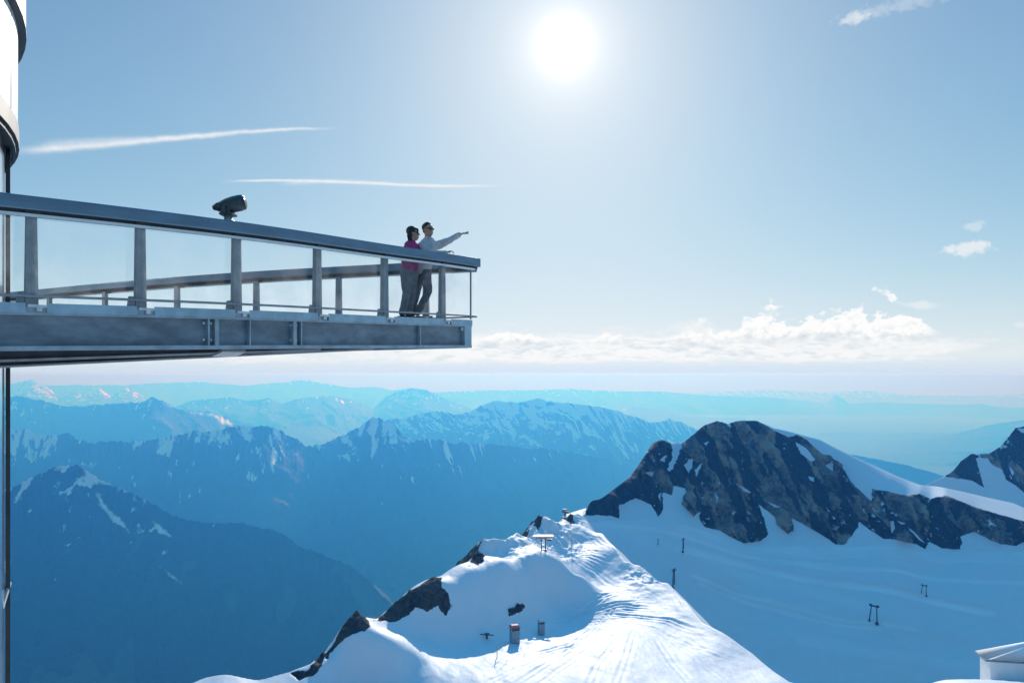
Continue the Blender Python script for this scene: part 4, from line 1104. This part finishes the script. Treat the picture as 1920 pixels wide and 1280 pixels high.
# ------------------------------------------------------------------ tourist viewer clamped on the near handrail
def build_viewer():
    s = near.s_at_px(434); p = near.at(s) - near.frame(s)[1] * 0.02
    z = plane_z(*p) + H_RAIL; k = p[1] / F
    root = empty('coin_telescope', (p[0], p[1], z)); tag(root, 'dark coin operated telescope tilted up on the near handrail', 'telescope')
    def part(nm, bm, m, sm=True, par=None): return obj(nm, bm, m, par or root, sm)
    bm = bmesh.new(); add_tube(bm, [(-.03, 0, 0.001), (-.03, 0, .015), (-.03, 0, .02), (-.03, 0, .10)], [.075, .075, .052, .045], 16); part('neck', bm, M['viewer_neck'])
    bm = bmesh.new()
    for y in (-.075, .075): add_beam(bm, (-.05, y, .085), (-.01, y, .20), .022, .11)
    add_box(bm, (-.03, 0, .088), (.17, .17, .03)); bmesh.ops.bevel(bm, geom=bm.edges[:], offset=.006, segments=2, affect='EDGES'); part('yoke', bm, M['viewer'], False)
    d = Vector((1, 0, .22)).normalized(); c = Vector((-.01, 0, .205))
    bm = bmesh.new(); add_tube(bm, [c + d * t for t in (-.175, -.165, -.10, -.02, .06, .13, .175, .188)], [.028, .040, .072, .092, .100, .100, .094, .080], 22)
    h = part('housing', bm, M['viewer'])
    bm = bmesh.new(); add_tube(bm, [c + d * .189, c + d * .194], [.075, .070], 22); part('lens', bm, M['lens'], True, h)
    bm = bmesh.new(); add_tube(bm, [c + d * t + Vector((0, 0, .012)) for t in (-.21, -.16, -.10)], [(.035, .03), (.055, .05), (.062, .058)], 16); part('eyepiece_hood', bm, M['viewer'], True, h)
    bm = bmesh.new(); add_box(bm, (-.045, -.10, .13), (.06, .03, .08)); bmesh.ops.bevel(bm, geom=bm.edges[:], offset=.006, segments=2, affect='EDGES'); part('coin_box', bm, M['viewer'], False)
build_viewer()


# ------------------------------------------------------------------ the couple
def remesh_obj(name, bm, m, parent, voxel=0.012, smooth=4):
    bmesh.ops.recalc_face_normals(bm, faces=bm.faces)
    me = bpy.data.meshes.new(name); bm.to_mesh(me); bm.free(); me.materials.append(m)
    o = bpy.data.objects.new(name, me); scene.collection.objects.link(o); o.parent = parent
    r = o.modifiers.new('skin', 'REMESH'); r.mode = 'VOXEL'; r.voxel_size = voxel; r.use_smooth_shade = True
    sm = o.modifiers.new('soft', 'SMOOTH'); sm.factor = 0.5; sm.iterations = smooth
    return o


def chain(bm, pts, radii, seg=12):
    add_tube(bm, pts, radii, seg)
    for p, r in zip(pts, radii):
        r = r if not isinstance(r, tuple) else min(r)
        add_ball(bm, p, r * 0.995, sub=2)


def hand(bm, wrist, d, palm_n, curl, point=False):
    """palm and five fingers from the wrist along d; palm faces palm_n"""
    d = d.normalized(); n = (palm_n - d * palm_n.dot(d)).normalized(); s = d.cross(n)
    A = Matrix((s, d, n)).transposed()
    add_ball(bm, wrist + d * .045, (.041, .052, .017), A, 2)
    for k, (off, ln) in enumerate(((.030, .072), (.011, .080), (-.009, .074), (-.027, .058))):
        c = 0.06 if (point and k == 0) else curl * (1.0 + 0.1 * k)
        q = wrist + d * .088 + s * off; a = 0.0; pts = [q - d * .03, q]
        for j, f in enumerate((.42, .33, .25)):
            a += c * (0.8 + .3 * j); q = q + (d * math.cos(a) + n * math.sin(a)) * ln * f; pts.append(q)
        chain(bm, pts, [.0098, .0098, .0090, .0084, .0076], 8)
    q0 = wrist + d * .022 + s * .033; q1 = q0 + (d * .6 + s * .75 + n * .25).normalized() * .034; q2 = q1 + (d * .9 + s * .25 + n * .4).normalized() * .030; q3 = q2 + (d + n * .3).normalized() * .022
    chain(bm, [q0, q1, q2, q3], [.013, .0115, .0100, .0085], 8)


def person(label, Y0, J, top_m, leg_m, hair, glasses, face, female):
    """J: joints as photo pixels with a depth offset in metres"""
    s0 = J['foot'][0]
    base = P(s0[0], s0[1], Y0); base.z = plane_z(base.x, base.y) + H_DECK
    root = empty('person', base); tag(root, label, 'person', 'couple at the tip of the platform')
    def W(px, py, dy=0.0): return P(px, py, Y0 + dy) - base if False else Vector(((px - 960) / F * Y0, Y0 + dy, (HORIZON - py) / F * Y0)) - base
    j = {k: [W(*q) for q in v] for k, v in J.items()}
    head = j['head'][0]; Fv = Vector(face).normalized(); U = Vector((0, 0, 1)); U = (U - Fv * U.dot(Fv)).normalized(); S = Fv.cross(U)
    A = Matrix((S, Fv, U)).transposed(); q = 0.94 if female else 1.0
    bm = bmesh.new()
    # one continuous body: trunk, neck, head, arms, hands, legs
    sp = j['spine']; tr = (.118, .122, .125, .115) if female else (.128, .135, .15, .135)
    chain(bm, sp, list(tr), 16)
    chain(bm, [sp[-1] + Vector((0, 0, .03)), j['neck'][0], head - U * .05 - Fv * .02], [.075, .058 * q, .056 * q], 12)
    add_ball(bm, head + U * .022 - Fv * .012, (.077 * q, .095 * q, .092 * q), A, 3)
    add_ball(bm, head - U * .045 + Fv * .022, (.060 * q, .070 * q, .070 * q), A, 3)
    add_ball(bm, head - U * .098 + Fv * .055, (.026, .022, .018), A, 2)                     # chin
    add_tube(bm, [head + U * .014 + Fv * .082, head - U * .016 + Fv * .106, head - U * .026 + Fv * .082], [.010, .016, .010], 8)   # nose
    add_ball(bm, head - U * .057 + Fv * .086, (.024, .010, .007), A, 2)                      # lips
    add_ball(bm, head - U * .069 + Fv * .084, (.021, .010, .007), A, 2)
    for sg in (-1, 1): add_ball(bm, head + S * sg * .078 * q - U * .005 - Fv * .012, (.012, .022, .032), A, 2)
    for arm in ('arm_a', 'arm_b'):
        if arm not in j: continue
        chain(bm, j[arm][:3], [.052 * q, .043 * q, .030 * q], 12)
        d = (j[arm][3] - j[arm][2]); hand(bm, j[arm][2], d, Vector(J_palm[arm]), 0.28 if arm == 'arm_a' and not female else 0.55, point=(arm == 'arm_a' and not female))
    for leg in ('leg_a', 'leg_b'):
        chain(bm, j[leg], [.088, .060, .045], 12)
    remesh_obj('body', bm, M['skin'], root, 0.0085, 3)
    # clothing
    bm = bmesh.new(); chain(bm, sp, [r + .022 for r in tr], 16)
    chain(bm, [sp[-1] + Vector((0, 0, .02)), j['neck'][0] - Vector((0, 0, .022))], [.095, .075], 12)
    add_tube(bm, [sp[0] - Vector((0, 0, .07)), sp[0]], [tr[0] + .024, tr[0] + .024], 18)
    for arm in ('arm_a', 'arm_b'):
        if arm not in j: continue
        a = j[arm]; chain(bm, [sp[-1] * .45 + a[0] * .55, a[0]], [.085, .080], 12); chain(bm, [a[0], a[1], a[1] * .08 + a[2] * .92], [.078 * q, .062 * q, .047 * q], 12)
    jk = remesh_obj('jacket' if female else 'sweater', bm, top_m, root, 0.013, 5)
    nz = bpy.data.textures.new('cloth_folds', 'CLOUDS'); nz.noise_scale = 0.11
    dm = jk.modifiers.new('folds', 'DISPLACE'); dm.texture = nz; dm.strength = 0.035; dm.mid_level = 0.5; dm.texture_coords = 'LOCAL'
    bm = bmesh.new()
    hips = (j['leg_a'][0] + j['leg_b'][0]) / 2
    add_ball(bm, hips + Vector((0, 0, .03)), (.165, .15, .14), sub=3)
    for leg in ('leg_a', 'leg_b'):
        l = j[leg]; cuff = l[1] * .06 + l[2] * .94
        chain(bm, [l[0], l[0] * .5 + l[1] * .5, l[1], l[1] * .5 + cuff * .5, cuff], ([.108, .096, .076, .068, .062] if female else [.106, .093, .072, .066, .062]), 14)
    tj = remesh_obj('trousers', bm, leg_m, root, 0.013, 4)
    dm = tj.modifiers.new('folds', 'DISPLACE'); dm.texture = nz; dm.strength = 0.03; dm.mid_level = 0.5; dm.texture_coords = 'LOCAL'
    for leg, ft in (('leg_a', 'toe_a'), ('leg_b', 'toe_b')):
        a = j[leg][2]; t = j[ft][0]; g = Vector((a.x, a.y, .0)); dz = (plane_z(base.x + a.x, base.y + a.y) + H_DECK) - base.z
        d = Vector((t.x - a.x, t.y - a.y, 0)).normalized()
        bm = bmesh.new(); chain(bm, [Vector((a.x, a.y, dz + .05)) - d * .06, Vector((a.x, a.y, dz + .05)) + d * .04, Vector((a.x, a.y, dz + .04)) + d * .16], [.045, .050, .038], 12)
        add_tube(bm, [Vector((a.x, a.y, dz + .002)) - d * .05, Vector((a.x, a.y, dz + .06))], [.05, .05], 10)
        for v in bm.verts: v.co.z = max(v.co.z, dz + .002)
        remesh_obj('shoe', bm, M['shoe_black'], root, 0.012, 2)
    # hair
    bm = bmesh.new()
    if female:
        add_ball(bm, head + U * .044 - Fv * .036, (.086, .096, .088), A, 3)
        for k in range(22):
            a = random.uniform(-2.6, 2.6); c = head - Fv * (.05 + .03 * math.cos(a)) + S * math.sin(a) * .07 + U * random.uniform(-.13, .02)
            add_ball(bm, c, (.020, .020, .036), A, 1)
        add_tube(bm, [head + U * .10 - Fv * .02, head + U * .07 + Fv * .07 + S * .02, head + U * .03 + Fv * .085 + S * .045], [.025, .022, .010], 8)
        for sg in (-1, 0, 1): add_tube(bm, [head + U * .03 - Fv * .05 + S * sg * .06, head - U * .05 - Fv * .065 + S * sg * .06, head - U * .125 - Fv * .065 + S * sg * .045], [.045, .044, .026], 10)
    else:
        add_ball(bm, head + U * .052 - Fv * .038, (.083, .094, .080), A, 3)
        for k in range(26):
            a = random.uniform(-1.9, 1.9); r = random.uniform(.02, .08)
            c = head + U * random.uniform(.10, .125) + Fv * (math.cos(a) * r * .8 - .03) + S * math.sin(a) * r * .8
            add_ball(bm, c, (.018, .024, .016), A, 1)
        add_ball(bm, head - Fv * .070 - U * .005, (.066, .034, .060), A, 2)
    # keep the face clear
    hr = remesh_obj('hair', bm, M['hair'], root, 0.010, 2)
    if glasses:
        bm = bmesh.new()
        for sg in (-1, 1):
            add_ball(bm, head + Fv * .078 + S * sg * .034 + U * .012, (.031, .012, .021), A, 2)
            add_beam(bm, head + Fv * .074 + S * sg * .062 + U * .018, head - Fv * .02 + S * sg * .084 * q + U * .016, .006, .010)
        add_beam(bm, head + Fv * .088 - S * .01 + U * .016, head + Fv * .088 + S * .01 + U * .016, .006, .006)
        obj('sunglasses', bm, M['lens'], root, True)
    return root

J_palm = {'arm_a': (0.1, 0.3, -1), 'arm_b': (0.1, 0.2, -1)}
person('man in a grey sweater and jeans leaning on the railing and pointing to the right', 12.95,
    {'foot': [(776, 597, 0)], 'head': [(803.5, 431.5, -.02)], 'neck': [(803, 447, 0)], 'spine': [(791, 508, 0), (794, 492, 0), (799, 474, -.01), (803, 460, 0)],
     'arm_a': [(815, 460, .10), (840, 449, .10), (862, 439.5, .02), (875, 435.5, -.02)], 'arm_b': [(793, 464, -.15), (812, 481, -.24), (838, 475.5, -.12), (850, 471, -.08)],
     'leg_a': [(786, 514, .07), (779, 548, .10), (770, 588, .16)], 'leg_b': [(798, 514, -.06), (804, 547, -.10), (783, 588, -.04)],
     'toe_a': [(783, 597, .14)], 'toe_b': [(796, 597, -.06)]},
    M['knit'], M['jeans'], True, True, (0.80, -0.58, 0.02), False)
person('dark haired woman in a pink fleece and grey trousers standing beside the pointing man', 12.72,
    {'foot': [(760, 598, 0)], 'head': [(775.5, 438, 0)], 'neck': [(773, 453, 0)], 'spine': [(768, 509, 0), (769, 494, 0), (770, 476, 0), (771, 464, 0)],
     'arm_a': [(774, 466, .14), (790, 486, .17), (812, 481, .19), (824, 478, .20)], 'arm_b': [(768, 466, -.15), (776, 488, -.20), (797, 485, -.12), (808, 483, -.10)],
     'leg_a': [(771, 516, .08), (771, 550, .09), (764, 589, .12)], 'leg_b': [(763, 516, -.07), (764, 551, -.08), (755, 589, -.05)],
     'toe_a': [(776, 598, .10)], 'toe_b': [(770, 598, -.07)]},
    M['pink'], M['jeans_grey'], True, True, (0.93, 0.05, -0.03), True)


# ------------------------------------------------------------------ lifts and huts on the snow
def copy_tree(o, parent=None):
    c = o.copy(); scene.collection.objects.link(c); c.parent = parent
    for ch in o.children: copy_tree(ch, c)
    return c


def make_pylon():
    """drag lift support, 10 m high: two legs, cross head, wheels, footings"""
    root = empty('lift_pylon')
    for sg in (-1, 1):
        bm = bmesh.new(); add_tube(bm, [(sg * 2.1, 0, .2), (sg * 1.35, 0, 9.4)], [.36, .26], 8); obj('leg', bm, M['pylon'], root)
        bm = bmesh.new(); add_tube(bm, [(sg * 2.1, 0, -.6), (sg * 2.1, 0, .5), (sg * 2.1, 0, .9)], [.95, .85, .5], 10); obj('footing', bm, M['pylon'], root)
        bm = bmesh.new(); add_tube(bm, [(sg * 1.9, -.35, 9.5), (sg * 1.9, .35, 9.5)], [.75, .75], 14); add_tube(bm, [(sg * 1.9, -1.1, 9.3), (sg * 1.9, 1.1, 9.3)], [.16, .16], 6); obj('sheave', bm, M['pylon'], root)
    bm = bmesh.new(); add_beam(bm, (-2.3, 0, 9.3), (2.3, 0, 9.3), .5, .8); obj('cross_head', bm, M['pylon'], root)
    return root
PYLONS = [(1637, 1132, 1166, 'largest lift pylon standing alone on the shaded glacier', -0.75, 0.06), (1732, 1095, 1116, 'lift pylon higher up the glacier, under the right part of the rock face', -0.6, 0.05),
          (1281, 1009, 1033, 'slim lift pylon on the glacier under the tall rock face', 1.2, 0.05), (1234, 1010, 1020, 'tiny lift pylon farthest along the glacier beside the snow ridge', 0.9, 0.0),
          (1263, 1066, 1100, 'lift pylon just behind the edge of the sunlit snow ridge', 1.15, 0.08)]
pyl = make_pylon()
for i, (px, pt, pb, lab, rz, tilt) in enumerate(PYLONS):
    o = pyl if i == 0 else copy_tree(pyl)
    g = glacier_point(px, pb); k = (pb - pt) / F * g.y / 10.2
    o.location = g; o.scale = (k, k, k); o.rotation_euler = (0, tilt, rz); tag(o, lab, 'lift pylon', 'drag lift pylons on the glacier')


def ridge_pt(px, py): return find_ground(px, py, lambda u, v: ridge_z(u, v)[0], 205, 470)


def make_hut(name, label, px, pb, w, h, red):
    g = ridge_pt(px, pb); k = g.y / F; w, h = w * k, h * k
    root = empty(name, g - Vector((0, 0, .15)), 0.25); tag(root, label, 'hut')
    bm = bmesh.new(); add_box(bm, (0, 0, h * .36), (w * .86, w * .8, h * .72)); bmesh.ops.bevel(bm, geom=bm.edges[:], offset=w * .02, segments=1, affect='EDGES'); obj('wall', bm, M['hut_grey'], root)
    bm = bmesh.new(); add_box(bm, (0, 0, h * .80), (w * .80, w * .74, h * .16)); obj('window', bm, M['hut_dark'], root)
    for sx in (-1, 1):
        for sy in (-1, 1):
            bm = bmesh.new(); add_box(bm, (sx * w * .405, sy * w * .375, h * .80), (w * .05, w * .05, h * .164)); obj('corner_post', bm, M['hut_grey'], root)
    bm = bmesh.new()
    a = [bm.verts.new(v) for v in ((-w * .5, -w * .47, h * .885), (w * .5, -w * .47, h * .885), (w * .5, w * .47, h * .885), (-w * .5, w * .47, h * .885))]
    b = [bm.verts.new(v) for v in ((-w * .34, -w * .2, h * 1.0), (w * .34, -w * .2, h * 1.0), (w * .34, w * .2, h * 1.0), (-w * .34, w * .2, h * 1.0))]
    bm.faces.new(a[::-1]); bm.faces.new(b)
    for q in range(4): bm.faces.new((a[q], a[(q + 1) % 4], b[(q + 1) % 4], b[q]))
    obj('roof', bm, M['hut_red'] if red else M['shoe'], root)
    bm = bmesh.new(); add_box(bm, (w * .1, -w * .405, h * .25), (w * .3, .05, h * .46)); obj('door', bm, M['hut_grey'], root)
    return root
make_hut('lift_hut', 'grey lift hut with a faded red roof on the snow ridge', 965, 1204, 19, 34, True)
make_hut('lift_hut', 'narrow grey lift hut with a pale roof, next to the red roofed hut', 1015, 1187, 13, 27, False)


def drive_frame():
    g = ridge_pt(913, 1195); k = g.y / F
    root = empty('cable_pulley', g); tag(root, 'small dark return wheel of a lift half buried at the rim of the hollow', 'pulley')
    bm = bmesh.new(); add_tube(bm, [(0, 0, -.5), (0, 0, 6 * k)], .35, 8); obj('post', bm, M['pylon'], root)
    bm = bmesh.new(); add_tube(bm, [(0, 0, 5.5 * k), (0, 0, 7.5 * k)], [5 * k, 5 * k], 16); obj('wheel', bm, M['pylon'], root)
    bm = bmesh.new(); add_beam(bm, (-13 * k, 0, 6.2 * k), (13 * k, 0, 4.6 * k), .3, .3); obj('guide_bar', bm, M['pylon'], root)
drive_frame()


def top_station():
    g = ridge_pt(1019, 1032); k = g.y / F
    root = empty('lift_station', g); tag(root, 'open lift station with a wide pale canopy on two dark legs on the snow ridge', 'lift station')
    bm = bmesh.new(); add_box(bm, (0, 0, 27.5 * k), (36 * k, 12 * k, 2.2 * k)); bmesh.ops.bevel(bm, geom=bm.edges[:], offset=.15, segments=2, affect='EDGES'); obj('canopy', bm, M['clad'], root)
    bm = bmesh.new(); add_box(bm, (0, 0, 25.0 * k), (30 * k, 10 * k, 2.4 * k)); obj('drive_beam', bm, M['hut_red'], root)
    for sx in (-1, 1):
        bm = bmesh.new(); add_beam(bm, (sx * 3.5 * k, 0, 0), (sx * 4.2 * k, 0, 24 * k), 1.8 * k, 2.2 * k, Vector((0, 1, 0))); obj('leg', bm, M['pylon'], root)
    bm = bmesh.new(); add_box(bm, (0, 0, 1.2 * k), (13 * k, 8 * k, 3.2 * k)); obj('plinth', bm, M['pylon'], root)
    bm = bmesh.new(); add_tube(bm, [(11 * k, 0, 20 * k), (11 * k, 0, 22 * k)], [5 * k, 5 * k], 18); obj('wheel', bm, M['pylon'], root)
    g = ridge_pt(1060, 974); k = g.y / F
    root = empty('lift_mast', g); tag(root, 'dark mast with machinery at the very top of the snow ridge', 'mast')
    for sx in (-1, 1):
        bm = bmesh.new(); add_tube(bm, [(sx * 2.0 * k, 0, -.5), (sx * .6 * k, 0, 16 * k)], .25, 6); obj('leg', bm, M['pylon'], root)
    bm = bmesh.new(); add_beam(bm, (-6 * k, 0, 15.5 * k), (9 * k, 0, 13.5 * k), .7, .8); obj('cross_arm', bm, M['pylon'], root)
    bm = bmesh.new(); add_box(bm, (-1 * k, 0, 18.5 * k), (9 * k, 5 * k, 3.5 * k)); bmesh.ops.bevel(bm, geom=bm.edges[:], offset=.25, segments=1, affect='EDGES'); obj('cabin', bm, M['hut_grey'], root)
    bm = bmesh.new(); add_box(bm, (-2 * k, 0, 3 * k), (6 * k, 4 * k, 5 * k)); obj('motor_box', bm, M['hut_red'], root)
top_station()

for px, pt, pb, lab in ((932, 1206, 1232, 'thin marker pole on the open snow in front of the red roofed hut'), (1072, 1004, 1022, 'thin marker pole on the snow slope near the top of the ridge')):
    g = ridge_pt(px, pb); k = g.y / F
    bm = bmesh.new(); add_tube(bm, [(0, 0, -.4), (0, 0, (pb - pt) * k)], .16, 6)
    o = obj('marker_pole', bm, M['pole']); o.location = g; tag(o, lab, 'pole', 'marker poles on the ridge')


def snowy_building():
    Y = 128.0; k = Y / F
    ray = P(1955, 1280, Y).normalized(); root = empty('snowy_building', P(1966, 1274, Y) + Vector((ray.x, ray.y, 0)) * 2.8, -0.16); tag(root, 'pale building with a snow covered hip roof at the bottom corner of the view', 'building')
    w, d = 236 * k, 46 * k; ez, rz = (1280 - 1250) * k, (1280 - 1214) * k
    bm = bmesh.new(); add_box(bm, (0, 0, ez / 2 - 2.5), (w * .94, d * .94, ez + 5)); obj('wall', bm, M['hut_wall'], root)
    def hip(bm, o, z0, z1, ridge):
        a = [bm.verts.new(v) for v in ((-w / 2 - o, -d / 2 - o, z0), (w / 2 + o, -d / 2 - o, z0), (w / 2 + o, d / 2 + o, z0), (-w / 2 - o, d / 2 + o, z0))]
        b = [bm.verts.new(v) for v in ((-w * ridge, -d * .12, z1), (w * ridge, -d * .12, z1), (w * ridge, d * .12, z1), (-w * ridge, d * .12, z1))]
        bm.faces.new(a[::-1]); bm.faces.new(b)
        for q in range(4): bm.faces.new((a[q], a[(q + 1) % 4], b[(q + 1) % 4], b[q]))
    bm = bmesh.new(); add_box(bm, (0, 0, ez - .12), (w + .5, d + .5, .2)); obj('eave', bm, M['hut_grey'], root)
    bm = bmesh.new(); hip(bm, .2, ez + .01, rz, .06); bmesh.ops.bevel(bm, geom=bm.edges[:], offset=.16, segments=3, affect='EDGES'); obj('roof_snow', bm, M['roof_snow'], root, True)
snowy_building()
